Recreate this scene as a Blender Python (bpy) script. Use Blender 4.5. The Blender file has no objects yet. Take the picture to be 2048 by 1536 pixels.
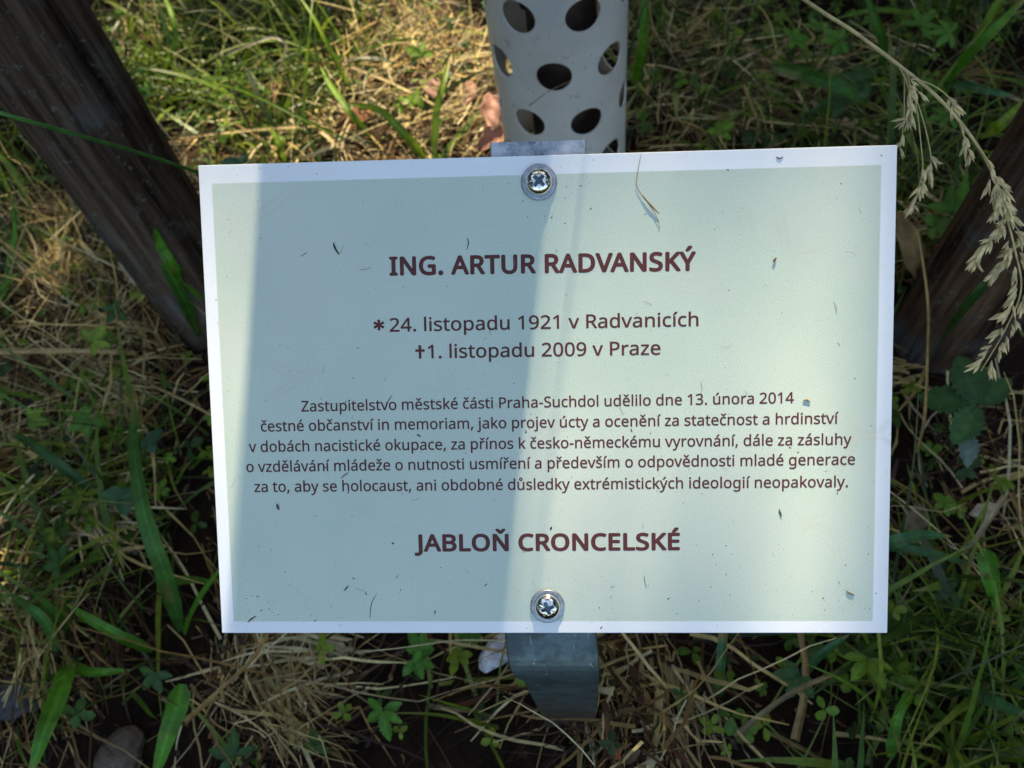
import bpy, math, random
import numpy as np
from mathutils import Vector, Matrix

rng = np.random.default_rng(11)
random.seed(5)
SC = bpy.context.scene
COL = SC.collection
V3 = lambda *a: np.array(a, float)

# ------------------------------------------------------------------ camera
F_PX, CX, CY = 1600.0, 1024.0, 768.0
CAM_R = np.array([[0.9868250350000509, 0.1617910698930837, 0.0],
                  [-0.13738691364532835, 0.8379748397497667, -0.5281316160819801],
                  [-0.08544697921026692, 0.5211735005247337, 0.8491625263132117]])
CAM_P = V3(0, 0, 0.43)
cam_d = bpy.data.cameras.new('camera')
cam_d.sensor_width = 36.0
cam_d.lens = F_PX / 2048 * 36
cam_d.clip_start = 0.01
cam_d.clip_end = 500
cam_d.dof.use_dof = True
cam_d.dof.focus_distance = 0.246
cam_d.dof.aperture_fstop = 18.0
cam = bpy.data.objects.new('camera', cam_d)
COL.objects.link(cam)
mw = Matrix.Identity(4)
for i in range(3):
    for j in range(3):
        mw[i][j] = CAM_R[i][j]
    mw[i][3] = CAM_P[i]
cam.matrix_world = mw
SC.camera = cam

# ------------------------------------------------------------------ sun and sky
PN = V3(-0.0606745, -0.58994871, 0.80515782)      # the sign's face, its width and its height direction
PU = V3(0.98798752, -0.15035071, -0.0357117)
PV = V3(0.14212412, 0.79331909, 0.59198442)
PC = V3(0.00897442, 0.12467137, 0.21717736)
_s = PV + 0.088 * PU
_s /= np.linalg.norm(_s)
GRAZE = math.radians(14)
SUN = math.cos(GRAZE) * _s + math.sin(GRAZE) * PN
SUN /= np.linalg.norm(SUN)
world = bpy.data.worlds.new('World')
SC.world = world
world.use_nodes = True
wn = world.node_tree
bg = wn.nodes['Background']
sky = wn.nodes.new('ShaderNodeTexSky')
sky.sky_type = 'NISHITA'
sky.sun_disc = False
sky.sun_elevation = math.asin(SUN[2])
sky.sun_rotation = math.atan2(SUN[0], SUN[1])
sky.air_density = 1.0
sky.dust_density = 2.8
sky.ozone_density = 0.5
wn.links.new(sky.outputs[0], bg.inputs[0])
bg.inputs[1].default_value = 0.15
sl = bpy.data.lights.new('sun', 'SUN')
sl.energy = 4.05
sl.angle = math.radians(0.5)
sl.color = (1.0, 0.85, 0.63)
so = bpy.data.objects.new('sun', sl)
COL.objects.link(so)
so.rotation_euler = Vector(SUN).to_track_quat('Z', 'Y').to_euler()
so.location = (0.4, 1.2, 2.5)
SC.view_settings.view_transform = 'Standard'
SC.view_settings.look = 'None'
SC.view_settings.exposure = 1.66
SC.view_settings.gamma = 1.0
SC.cycles.use_denoising = True
SC.cycles.max_bounces = 8
SC.cycles.transparent_max_bounces = 8


# ------------------------------------------------------------------ where things are
def ray(px, py):
    return CAM_R @ V3((px - CX) / F_PX, -(py - CY) / F_PX, -1.0)


def at(px, py, z=0.0):
    """The point at height z that the photograph shows at (px, py)."""
    r = ray(px, py)
    return CAM_P + r * ((z - CAM_P[2]) / r[2])


def pix(P):
    v = (np.asarray(P) - CAM_P) @ CAM_R
    return CX - F_PX * v[..., 0] / v[..., 2], CY + F_PX * v[..., 1] / v[..., 2]


def depth(P):
    return -((np.asarray(P) - CAM_P) @ CAM_R)[..., 2]


def on_plate(px, py):
    """(across, up) in metres on the face of the sign."""
    r = ray(px, py)
    P = CAM_P + r * (((PC - CAM_P) @ PN) / (r @ PN)) - PC
    return P @ PU, P @ PV


def plate(u, v, n=0.0):
    return PC + PU * u + PV * v + PN * n


def hgt(x, y):
    return (0.006 * np.sin(x * 13 + 1.3) * np.cos(y * 11 - 0.4) + 0.004 * np.sin(x * 29 + y * 17)
            + 0.0025 * np.sin(x * 61 - y * 47 + 2)) * np.exp(-(x * x + y * y) / 30.0) + 0.055 * np.exp(-((x - 0.018) ** 2 + (y - 0.040) ** 2) / 0.0024)


TUBE_C, TUBE_R, TUBE_L = V3(0.0655, 0.433, 0), 0.0415, V3(-0.031, 0.006, 1.0)
STAKES = [(V3(-0.1935, 0.360, 0), 0.0305), (V3(0.270, 0.251, 0), 0.0300)]


def free(x, y, m=0.0):
    ok = np.hypot(x - TUBE_C[0], y - TUBE_C[1]) > TUBE_R + m
    for c, r in STAKES:
        ok &= np.hypot(x - c[0], y - c[1]) > r + m
    return ok


# ------------------------------------------------------------------ helpers
def tag(o, label=None, cat=None, group=None, kind=None):
    if label: o['label'] = label
    if cat: o['category'] = cat
    if group: o['group'] = group
    if kind: o['kind'] = kind
    return o


def link(name, me, mat=None, parent=None, smooth=True):
    o = bpy.data.objects.new(name, me)
    COL.objects.link(o)
    if mat is not None:
        me.materials.append(mat)
    if smooth:
        me.polygons.foreach_set('use_smooth', [True] * len(me.polygons))
    if parent is not None:
        o.parent = parent
        o.matrix_parent_inverse = Matrix.Translation(-Vector(parent.location))
    return o


def mesh(name, verts, faces, cols=None):
    me = bpy.data.meshes.new(name)
    me.from_pydata([tuple(map(float, v)) for v in verts], [], [tuple(map(int, f)) for f in faces])
    if cols is not None:
        ca = me.color_attributes.new('tint', 'FLOAT_COLOR', 'POINT')
        c = np.ones((len(verts), 4), np.float32)
        c[:, :3] = cols
        ca.data.foreach_set('color', c.ravel())
    me.update()
    return me


def quads_mesh(name, verts, quads, cols=None):
    """Fast path for large meshes made of quads."""
    me = bpy.data.meshes.new(name)
    n, q = len(verts), len(quads)
    me.vertices.add(n)
    me.vertices.foreach_set('co', np.asarray(verts, np.float32).ravel())
    me.loops.add(q * 4)
    me.loops.foreach_set('vertex_index', np.asarray(quads, np.int32).ravel())
    me.polygons.add(q)
    me.polygons.foreach_set('loop_start', np.arange(0, q * 4, 4, dtype=np.int32))
    me.polygons.foreach_set('loop_total', np.full(q, 4, np.int32))
    if cols is not None:
        ca = me.color_attributes.new('tint', 'FLOAT_COLOR', 'POINT')
        c = np.ones((n, 4), np.float32)
        c[:, :3] = cols
        ca.data.foreach_set('color', c.ravel())
    me.update(calc_edges=True)
    me.validate()
    return me


def empty(name, loc):
    o = bpy.data.objects.new(name, None)
    o.empty_display_size = 0.02
    COL.objects.link(o)
    o.location = tuple(loc)
    return o


def tube_mesh(name, pts, radii, seg=10, cols=None, caps=True, bump=None):
    pts = np.asarray(pts, float)
    n = len(pts)
    T = np.gradient(pts, axis=0)
    T /= np.linalg.norm(T, axis=1)[:, None]
    ref = V3(0, 0, 1) if abs(T[0][2]) < 0.9 else V3(1, 0, 0)
    verts, faces, cc = [], [], []
    a = np.cross(T[0], ref); a /= np.linalg.norm(a)
    for i in range(n):
        a = a - T[i] * (a @ T[i]); a /= np.linalg.norm(a)
        b = np.cross(T[i], a)
        r = radii[i] if hasattr(radii, '__len__') else radii
        for k in range(seg):
            t = 2 * math.pi * k / seg
            rr = r * (1 + (bump(i, k) if bump else 0))
            verts.append(pts[i] + rr * (a * math.cos(t) + b * math.sin(t)))
            if cols is not None: cc.append(cols[i])
    for i in range(n - 1):
        for k in range(seg):
            k2 = (k + 1) % seg
            faces.append((i * seg + k, i * seg + k2, (i + 1) * seg + k2, (i + 1) * seg + k))
    if caps:
        faces.append(tuple(range(seg - 1, -1, -1)))
        faces.append(tuple((n - 1) * seg + k for k in range(seg)))
    return mesh(name, verts, faces, cc if cols is not None else None)


def spline(pts, n):
    """Catmull-Rom through the points."""
    p = np.asarray(pts, float)
    if len(p) == 2:
        t = np.linspace(0, 1, n)[:, None]
        return p[0] * (1 - t) + p[1] * t
    p = np.vstack([2 * p[0] - p[1], p, 2 * p[-1] - p[-2]])
    out = []
    m = len(p) - 3
    for x in np.linspace(0, m - 1e-6, n):
        i = int(x); t = x - i
        a, b, c, d = p[i], p[i + 1], p[i + 2], p[i + 3]
        out.append(0.5 * (2 * b + (c - a) * t + (2 * a - 5 * b + 4 * c - d) * t * t + (3 * b - a - 3 * c + d) * t ** 3))
    return np.array(out)


# ------------------------------------------------------------------ materials
def new_mat(name):
    m = bpy.data.materials.new(name)
    m.use_nodes = True
    nt = m.node_tree
    b = nt.nodes['Principled BSDF']
    return m, nt, b, nt.links.new


def node(nt, typ, **kw):
    n = nt.nodes.new(typ)
    for k, v in kw.items():
        if k.startswith('i_'):
            n.inputs[int(k[2:]) if k[2:].isdigit() else k[2:]].default_value = v
        else:
            setattr(n, k, v)
    return n


def noise(nt, scale, detail=4, rough=0.55, vec=None):
    n = node(nt, 'ShaderNodeTexNoise')
    n.inputs['Scale'].default_value = scale
    n.inputs['Detail'].default_value = detail
    n.inputs['Roughness'].default_value = rough
    if vec is not None: nt.links.new(vec, n.inputs['Vector'])
    return n


def ramp(nt, fac, stops):
    r = node(nt, 'ShaderNodeValToRGB')
    e = r.color_ramp.elements
    while len(e) < len(stops): e.new(0.5)
    for el, (p, c) in zip(e, stops):
        el.position = p
        el.color = (*c, 1) if len(c) == 3 else c
    nt.links.new(fac, r.inputs[0])
    return r


def mixc(nt, fac, a, b, mode='MIX'):
    m = node(nt, 'ShaderNodeMix', data_type='RGBA', blend_type=mode)
    for s, v in ((0, fac), (6, a), (7, b)):
        if hasattr(v, 'is_linked') or hasattr(v, 'links'):
            nt.links.new(v, m.inputs[s])
        else:
            m.inputs[s].default_value = v if s == 0 else (*v, 1)
    return m.outputs[2]


def bump(nt, bsdf, h, strength, dist):
    n = node(nt, 'ShaderNodeBump')
    n.inputs['Strength'].default_value = strength
    n.inputs['Distance'].default_value = dist
    nt.links.new(h, n.inputs['Height'])
    nt.links.new(n.outputs[0], bsdf.inputs['Normal'])


def objvec(nt):
    return node(nt, 'ShaderNodeTexCoord').outputs['Object']


def scaled(nt, vec, s):
    m = node(nt, 'ShaderNodeMapping')
    m.inputs['Scale'].default_value = s
    nt.links.new(vec, m.inputs[0])
    return m.outputs[0]


def plant_mat(name, trans=0.35, rough=0.5, spec=0.3, nscale=160):
    """Vertex-tinted thin plant tissue: some of the light passes through."""
    m, nt, b, L = new_mat(name)
    at_ = node(nt, 'ShaderNodeVertexColor', layer_name='tint')
    nz = noise(nt, nscale, 3, vec=objvec(nt))
    rp = ramp(nt, nz.outputs[0], [(0.3, (0.7, 0.7, 0.7)), (0.7, (1.2, 1.2, 1.15))])
    c = mixc(nt, 1.0, at_.outputs[0], rp.outputs[0], 'MULTIPLY')
    L(c, b.inputs['Base Color'])
    b.inputs['Roughness'].default_value = rough
    b.inputs['Specular IOR Level'].default_value = spec
    tr = node(nt, 'ShaderNodeBsdfTranslucent')
    L(c, tr.inputs[0])
    mx = node(nt, 'ShaderNodeMixShader')
    mx.inputs[0].default_value = trans
    L(b.outputs[0], mx.inputs[1]); L(tr.outputs[0], mx.inputs[2])
    L(mx.outputs[0], nt.nodes['Material Output'].inputs[0])
    return m


M_GREEN = plant_mat('green_blade', 0.38, 0.45, 0.35)
M_STRAW = plant_mat('dry_straw', 0.18, 0.6, 0.25, 240)
M_HERB = plant_mat('herb_leaf', 0.3, 0.5, 0.3, 300)
M_DEAD = plant_mat('dead_leaf', 0.15, 0.7, 0.15, 120)
M_CROWN = plant_mat('crown_leaf', 0.22, 0.5, 0.3, 30)


def soil_mat():
    m, nt, b, L = new_mat('soil')
    v = objvec(nt)
    n1 = noise(nt, 9, 6, 0.65, v); n2 = noise(nt, 140, 6, 0.7, v); n3 = noise(nt, 35, 5, 0.6, v)
    c1 = ramp(nt, n2.outputs[0], [(0.3, (0.006, 0.004, 0.003)), (0.55, (0.020, 0.012, 0.007)), (0.8, (0.05, 0.03, 0.016))])
    c2 = ramp(nt, n3.outputs[0], [(0.35, (0.012, 0.007, 0.004)), (0.7, (0.04, 0.022, 0.010))])
    L(mixc(nt, n1.outputs[0], c1.outputs[0], c2.outputs[0]), b.inputs['Base Color'])
    b.inputs['Roughness'].default_value = 0.95
    b.inputs['Specular IOR Level'].default_value = 0.1
    bump(nt, b, n2.outputs[0], 0.9, 0.006)
    return m


def wood_mat(name, dark, mid, pale):
    m, nt, b, L = new_mat(name)
    v = objvec(nt)
    vs = scaled(nt, v, (42, 42, 2.6))
    g = noise(nt, 1.6, 7, 0.7, vs); g2 = noise(nt, 5.0, 5, 0.7, vs); bl = noise(nt, 22, 4, 0.6, v)
    c = ramp(nt, g.outputs[0], [(0.34, dark), (0.48, mid), (0.68, pale)])
    gr = ramp(nt, bl.outputs[0], [(0.5, (0, 0, 0)), (0.68, (1, 1, 1))])
    cc = mixc(nt, gr.outputs[0], c.outputs[0], (0.110, 0.105, 0.090))
    fl = ramp(nt, g2.outputs[0], [(0.36, (0.5, 0.5, 0.5)), (0.62, (1.2, 1.2, 1.2))])
    cc = mixc(nt, 1.0, cc, fl.outputs[0], 'MULTIPLY')
    lich = noise(nt, 190, 4, 0.7, v)
    lm = ramp(nt, lich.outputs[0], [(0.60, (0, 0, 0)), (0.68, (0.7, 0.7, 0.7))])
    cc = mixc(nt, lm.outputs[0], cc, (0.16, 0.165, 0.13))
    L(cc, b.inputs['Base Color'])
    b.inputs['Roughness'].default_value = 0.95
    b.inputs['Specular IOR Level'].default_value = 0.1
    bump(nt, b, g.outputs[0], 1.0, 0.006)
    return m


def plastic_mat():
    m, nt, b, L = new_mat('milky_guard_plastic')
    v = objvec(nt)
    n1 = noise(nt, 28, 4, 0.6, v); n2 = noise(nt, 300, 3, 0.6, v)
    c = ramp(nt, n1.outputs[0], [(0.35, (0.72, 0.68, 0.58)), (0.7, (0.84, 0.80, 0.70))])
    sp = ramp(nt, n2.outputs[0], [(0.24, (0.55, 0.5, 0.42)), (0.36, (1, 1, 1))])
    c = mixc(nt, 1.0, c.outputs[0], sp.outputs[0], 'MULTIPLY')
    mud = noise(nt, 95, 5, 0.72, v)
    mm_ = ramp(nt, mud.outputs[0], [(0.60, (0, 0, 0)), (0.72, (0.55, 0.55, 0.55))])
    c = mixc(nt, mm_.outputs[0], c, (0.36, 0.30, 0.22))
    scr = noise(nt, 1.0, 4, 0.6, scaled(nt, v, (60, 60, 420)))
    sm_ = ramp(nt, scr.outputs[0], [(0.66, (0, 0, 0)), (0.74, (0.35, 0.35, 0.35))])
    c = mixc(nt, sm_.outputs[0], c, (0.42, 0.42, 0.40))
    L(c, b.inputs['Base Color'])
    b.inputs['Roughness'].default_value = 0.42
    tr = node(nt, 'ShaderNodeBsdfTranslucent'); L(c, tr.inputs[0])
    mx = node(nt, 'ShaderNodeMixShader'); mx.inputs[0].default_value = 0.15
    L(b.outputs[0], mx.inputs[1]); L(tr.outputs[0], mx.inputs[2])
    L(mx.outputs[0], nt.nodes['Material Output'].inputs[0])
    return m


def panel_mat(hu, hv, m_l, m_r, m_t, m_b):
    """White sheet printed with a sage green field; the field's edge is where the print ends."""
    m, nt, b, L = new_mat('printed_sheet')
    v = objvec(nt)
    sep = node(nt, 'ShaderNodeSeparateXYZ'); L(v, sep.inputs[0])

    def step(sock, a, sign):
        mp = node(nt, 'ShaderNodeMapRange', interpolation_type='SMOOTHSTEP')
        L(sock, mp.inputs[0])
        w = 0.00022
        mp.inputs[1].default_value = a - w * sign; mp.inputs[2].default_value = a + w * sign
        return mp.outputs[0]
    f = None
    for s in (step(sep.outputs[0], -hu + m_l, 1), step(sep.outputs[0], hu - m_r, -1),
              step(sep.outputs[1], -hv + m_b, 1), step(sep.outputs[1], hv - m_t, -1)):
        if f is None: f = s
        else:
            mm = node(nt, 'ShaderNodeMath', operation='MULTIPLY'); L(f, mm.inputs[0]); L(s, mm.inputs[1]); f = mm.outputs[0]
    dots = noise(nt, 2600, 2, 0.7, v)
    d1 = ramp(nt, dots.outputs[0], [(0.3, (0.84, 0.86, 0.82)), (0.7, (1.12, 1.12, 1.12))])
    cloud = noise(nt, 26, 3, 0.5, v)
    field = ramp(nt, cloud.outputs[0], [(0.35, (0.482, 0.572, 0.462)), (0.7, (0.522, 0.610, 0.498))])
    field = mixc(nt, 1.0, field.outputs[0], d1.outputs[0], 'MULTIPLY')
    dust = noise(nt, 420, 5, 0.7, v)
    dm = ramp(nt, dust.outputs[0], [(0.70, (0, 0, 0)), (0.80, (0.35, 0.35, 0.35))])
    c = mixc(nt, f, (0.785, 0.82, 0.81), field)
    film = noise(nt, 11, 6, 0.62, v)
    fm = ramp(nt, film.outputs[0], [(0.40, (0, 0, 0)), (0.70, (0.36, 0.36, 0.36))])
    c = mixc(nt, fm.outputs[0], c, (0.62, 0.60, 0.52))
    ring = node(nt, 'ShaderNodeTexVoronoi', feature='DISTANCE_TO_EDGE'); L(v, ring.inputs['Vector']); ring.inputs['Scale'].default_value = 42
    sel = noise(nt, 30, 2, 0.5, v)
    rm = ramp(nt, ring.outputs[0], [(0.0, (0, 0, 0)), (0.03, (0.26, 0.26, 0.26)), (0.07, (0, 0, 0))])
    sm = ramp(nt, sel.outputs[0], [(0.56, (0, 0, 0)), (0.66, (1, 1, 1))])
    rs = mixc(nt, 1.0, rm.outputs[0], sm.outputs[0], 'MULTIPLY')
    c = mixc(nt, rs, c, (0.50, 0.46, 0.36))
    scu = noise(nt, 1.0, 3, 0.6, scaled(nt, v, (900, 60, 1)))
    sm2 = ramp(nt, scu.outputs[0], [(0.74, (0, 0, 0)), (0.80, (0.22, 0.22, 0.22))])
    c = mixc(nt, sm2.outputs[0], c, (0.48, 0.44, 0.36))
    c = mixc(nt, dm.outputs[0], c, (0.42, 0.37, 0.27))
    L(c, b.inputs['Base Color'])
    rg_ = ramp(nt, film.outputs[0], [(0.3, (0.30,) * 3), (0.7, (0.48,) * 3)]); L(rg_.outputs[0], b.inputs['Roughness'])
    b.inputs['Specular IOR Level'].default_value = 0.45
    bump(nt, b, dots.outputs[0], 0.16, 0.0003)
    return m


def ink_mat():
    m, nt, b, L = new_mat('maroon_ink')
    d = noise(nt, 3200, 2, 0.7, objvec(nt))
    c = ramp(nt, d.outputs[0], [(0.35, (0.078, 0.016, 0.014)), (0.62, (0.110, 0.029, 0.022)), (0.78, (0.22, 0.10, 0.075))])
    L(c.outputs[0], b.inputs['Base Color'])
    b.inputs['Roughness'].default_value = 0.5
    b.inputs['Specular IOR Level'].default_value = 0.3
    return m


def zinc_mat(name, base, rough, worn):
    m, nt, b, L = new_mat(name)
    v = objvec(nt)
    st = noise(nt, 1.0, 6, 0.7, scaled(nt, v, (45, 120, 120)))
    st2 = noise(nt, 1.0, 5, 0.65, scaled(nt, v, (420, 90, 420)))
    bl = noise(nt, 110, 5, 0.7, v)
    k = ramp(nt, st.outputs[0], [(0.3, tuple(x * 0.62 for x in base)), (0.55, base), (0.75, tuple(min(1, x * 1.35) for x in base))])
    wn_ = ramp(nt, bl.outputs[0], [(0.47, (0, 0, 0)), (0.60, (worn, worn, worn))])
    c = mixc(nt, wn_.outputs[0], k.outputs[0], tuple(x * 0.30 for x in base))
    sc_ = ramp(nt, st2.outputs[0], [(0.62, (0, 0, 0)), (0.72, (0.5, 0.5, 0.5))])
    c = mixc(nt, sc_.outputs[0], c, (0.70, 0.72, 0.76))
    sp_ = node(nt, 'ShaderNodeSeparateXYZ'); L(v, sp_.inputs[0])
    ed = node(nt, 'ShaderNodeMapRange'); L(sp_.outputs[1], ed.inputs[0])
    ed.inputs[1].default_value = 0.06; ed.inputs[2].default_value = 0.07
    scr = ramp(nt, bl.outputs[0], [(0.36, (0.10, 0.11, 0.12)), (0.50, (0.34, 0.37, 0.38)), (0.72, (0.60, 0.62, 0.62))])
    c = mixc(nt, ed.outputs[0], c, scr.outputs[0])  # tab above the panel lighter: its light put into the colour, beside scraped marks
    low = node(nt, 'ShaderNodeMapRange'); L(sp_.outputs[2], low.inputs[0])
    low.inputs[1].default_value = -0.018; low.inputs[2].default_value = -0.11
    md_ = noise(nt, 160, 6, 0.75, v)
    add = node(nt, 'ShaderNodeMath', operation='MULTIPLY_ADD'); L(low.outputs[0], add.inputs[0]); add.inputs[1].default_value = 0.5; L(md_.outputs[0], add.inputs[2])
    mk = ramp(nt, add.outputs[0], [(0.62, (0, 0, 0)), (0.74, (0.75, 0.75, 0.75))])
    c = mixc(nt, mk.outputs[0], c, (0.10, 0.068, 0.042))
    L(c, b.inputs['Base Color'])
    b.inputs['Metallic'].default_value = 0.55
    rr = ramp(nt, bl.outputs[0], [(0.3, (rough - 0.1,) * 3), (0.7, (rough + 0.15,) * 3)])
    L(rr.outputs[0], b.inputs['Roughness'])
    bump(nt, b, st.outputs[0], 0.25, 0.0006)
    return m


def simple_mat(name, col, rough, metal=0.0, var=0.25, nscale=80, bmp=0.0, bdist=0.001):
    m, nt, b, L = new_mat(name)
    n = noise(nt, nscale, 6, 0.65, objvec(nt))
    c = ramp(nt, n.outputs[0], [(0.28, tuple(x * (1 - var) for x in col)), (0.72, tuple(min(1, x * (1 + var)) for x in col))])
    L(c.outputs[0], b.inputs['Base Color'])
    b.inputs['Roughness'].default_value = rough
    b.inputs['Metallic'].default_value = metal
    if bmp: bump(nt, b, n.outputs[0], bmp, bdist)
    return m


M_SOIL, M_PLASTIC, M_INK = soil_mat(), plastic_mat(), ink_mat()
M_WOOD = wood_mat('grey_weathered_wood', (0.014, 0.008, 0.005), (0.082, 0.054, 0.034), (0.150, 0.108, 0.074))
M_WOOD_RED = wood_mat('red_brown_weathered_wood', (0.012, 0.006, 0.004), (0.088, 0.048, 0.025), (0.160, 0.094, 0.052))
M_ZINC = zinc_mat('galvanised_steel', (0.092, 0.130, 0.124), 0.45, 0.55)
M_CHROME = simple_mat('bright_zinc_screw', (0.78, 0.77, 0.70), 0.13, 1.0, 0.06, 500, 0.04, 0.0003)
M_RECESS = simple_mat('tarnished_screw_recess', (0.09, 0.125, 0.15), 0.35, 0.7, 0.4, 900)
M_WASHER = simple_mat('dull_zinc_washer', (0.34, 0.36, 0.37), 0.42, 0.85, 0.3, 500)
M_BARK = simple_mat('sapling_bark', (0.075, 0.05, 0.036), 0.85, 0, 0.5, 90, 0.6, 0.002)

# ------------------------------------------------------------------ ground
def ground():
    n = 181
    t = np.linspace(-1, 1, n)
    g = np.sign(t) * (0.9 * np.abs(t) + 119 * np.abs(t) ** 9)
    X, Y = np.meshgrid(g, g + 0.45)
    r2 = X ** 2 + (Y - 0.45) ** 2
    Z = hgt(X, Y) + 0.002 * rng.normal(size=X.shape) * (r2 < 2)
    verts = np.stack([X, Y, Z], -1).reshape(-1, 3)
    i = np.arange(n * n).reshape(n, n)
    q = np.stack([i[:-1, :-1], i[:-1, 1:], i[1:, 1:], i[1:, :-1]], -1).reshape(-1, 4)
    o = link('ground', quads_mesh('ground', verts, q), M_SOIL)
    tag(o, 'dark brown soil under the straw and grass', None, None, 'structure')


ground()

# ------------------------------------------------------------------ blades
def ribbons(P, W, C, sidex=None):
    """P (N,K,3) centre lines, W (N,K) half widths, C (N,K,3) tints -> verts, quads, cols of flat ribbons."""
    N, K, _ = P.shape
    T = np.gradient(P, axis=1)
    T /= np.linalg.norm(T, axis=2, keepdims=True) + 1e-12
    if sidex is None:
        up = np.zeros((N, 1, 3)); up[..., 2] = 1
        tw = rng.uniform(-0.9, 0.9, (N, 1, 1))
        S = np.cross(T, up)
        S /= np.linalg.norm(S, axis=2, keepdims=True) + 1e-9
        B = np.cross(S, T)
        ramp_t = np.linspace(0.2, 1.0, K)[None, :, None] * tw
        S = S * np.cos(ramp_t) + B * np.sin(ramp_t)
    else:
        S = sidex
    A, Bv = P - S * W[..., None], P + S * W[..., None]
    verts = np.stack([A, Bv], 2).reshape(-1, 3)
    cols = np.repeat(C[:, :, None, :], 2, 2).reshape(-1, 3)
    base = (np.arange(N) * K * 2)[:, None] + (np.arange(K - 1) * 2)[None]
    q = np.stack([base, base + 1, base + 3, base + 2], -1).reshape(-1, 4)
    return verts, q, cols


def grow(root, phi, theta, length, bend, K, wob=0.0):
    """Centre lines: start along azimuth phi and elevation theta, elevation falling by bend on the way."""
    N = len(root)
    s = np.linspace(0, 1, K)
    el = theta[:, None] - bend[:, None] * s[None] ** 1.3
    az = phi[:, None] + np.cumsum(rng.normal(0, wob, (N, K)), 1)
    d = np.stack([np.cos(el) * np.cos(az), np.cos(el) * np.sin(az), np.sin(el)], -1) * (length / (K - 1))[:, None, None]
    P = np.concatenate([root[:, None], root[:, None] + np.cumsum(d[:, :-1], 1)], 1)
    g = hgt(P[..., 0], P[..., 1]) + 0.002
    P[..., 2] = np.maximum(P[..., 2], g)
    return P


GREENS = np.array([[0.075, 0.155, 0.010], [0.110, 0.205, 0.012], [0.048, 0.105, 0.010], [0.160, 0.235, 0.016], [0.026, 0.055, 0.009], [0.21, 0.275, 0.024]])
STRAWS = np.array([[0.43, 0.315, 0.110], [0.56, 0.46, 0.205], [0.22, 0.130, 0.040], [0.070, 0.034, 0.013], [0.53, 0.45, 0.24], [0.31, 0.245, 0.105], [0.033, 0.017, 0.009]])


def tints(pal, N, K, w=None, tip=None, jit=0.18):
    c = .92 * pal[rng.choice(len(pal), N, p=w)] * rng.uniform(1 - jit, 1 + jit, (N, 1))
    c = np.repeat(c[:, None], K, 1)
    if tip is not None:
        f = (np.linspace(0, 1, K) ** 4)[None, :, None] * (rng.random((N, 1, 1)) < 0.5)
        c = c * (1 - f) + np.array(tip) * f
    f = (np.clip(1 - np.linspace(0, 1, K) * 4, 0, 1))[None, :, None]
    return c * (1 - 0.4 * f) + 0.4 * f * np.array([0.22, 0.20, 0.09])


def scatter(N, blobs, box, base):
    """Random ground points with more of them round the given spots (picture x, y, spread in metres, weight)."""
    cen = [at(b[0], b[1]) for b in blobs]
    w = np.array([base] + [b[3] for b in blobs], float)
    k = rng.choice(len(w), N, p=w / w.sum())
    x = rng.uniform(box[0], box[1], N); y = rng.uniform(box[2], box[3], N)
    for i, (b, c) in enumerate(zip(blobs, cen)):
        m = k == i + 1
        x[m] = c[0] + rng.normal(0, b[2], m.sum()); y[m] = c[1] + rng.normal(0, b[2], m.sum())
    m = free(x, y, 0.004)
    return x[m], y[m]


BOX = (-0.85, 0.85, -0.25, 1.25)
GREEN_SPOTS = [(420, 60, .045, 2.2), (330, 170, .05, 2), (620, 60, .05, 2), (560, 280, .04, 1.3), (40, 340, .04, 1.3), (60, 560, .05, .6),
               (1950, 1290, .03, 1.7), (1850, 1420, .04, 1.0), (1900, 60, .05, 1.6), (1380, 60, .05, 1.0), (1450, 250, .04, .7), (1700, 330, .04, .8),
               (1890, 430, .03, .7), (720, 130, .05, 1.0), (60, 1230, .03, .8), (250, 930, .03, .5)]
STRAW_SPOTS = [(820, 120, .05, 3), (900, 250, .05, 3), (650, 300, .05, 2.6), (300, 20, .03, 1.6), (150, 520, .04, 2), (230, 700, .05, 2.6), (130, 620, .05, 2),
               (1420, 130, .05, 2.0), (1400, 270, .04, 1.6), (520, 1340, .016, .6), (560, 1420, .014, .5), (1240, 1300, .015, .5), (1270, 1440, .02, .5),
               (30, 1240, .025, 1.6), (150, 900, .04, 1.4), (1850, 480, .02, .5), (1990, 1010, .04, .8)]


def merge(parts):
    vs, qs, cs, o = [], [], [], 0
    for v, q, c in parts:
        vs.append(v); qs.append(q + o); cs.append(c); o += len(v)
    return np.concatenate(vs), np.concatenate(qs), np.concatenate(cs)


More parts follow.
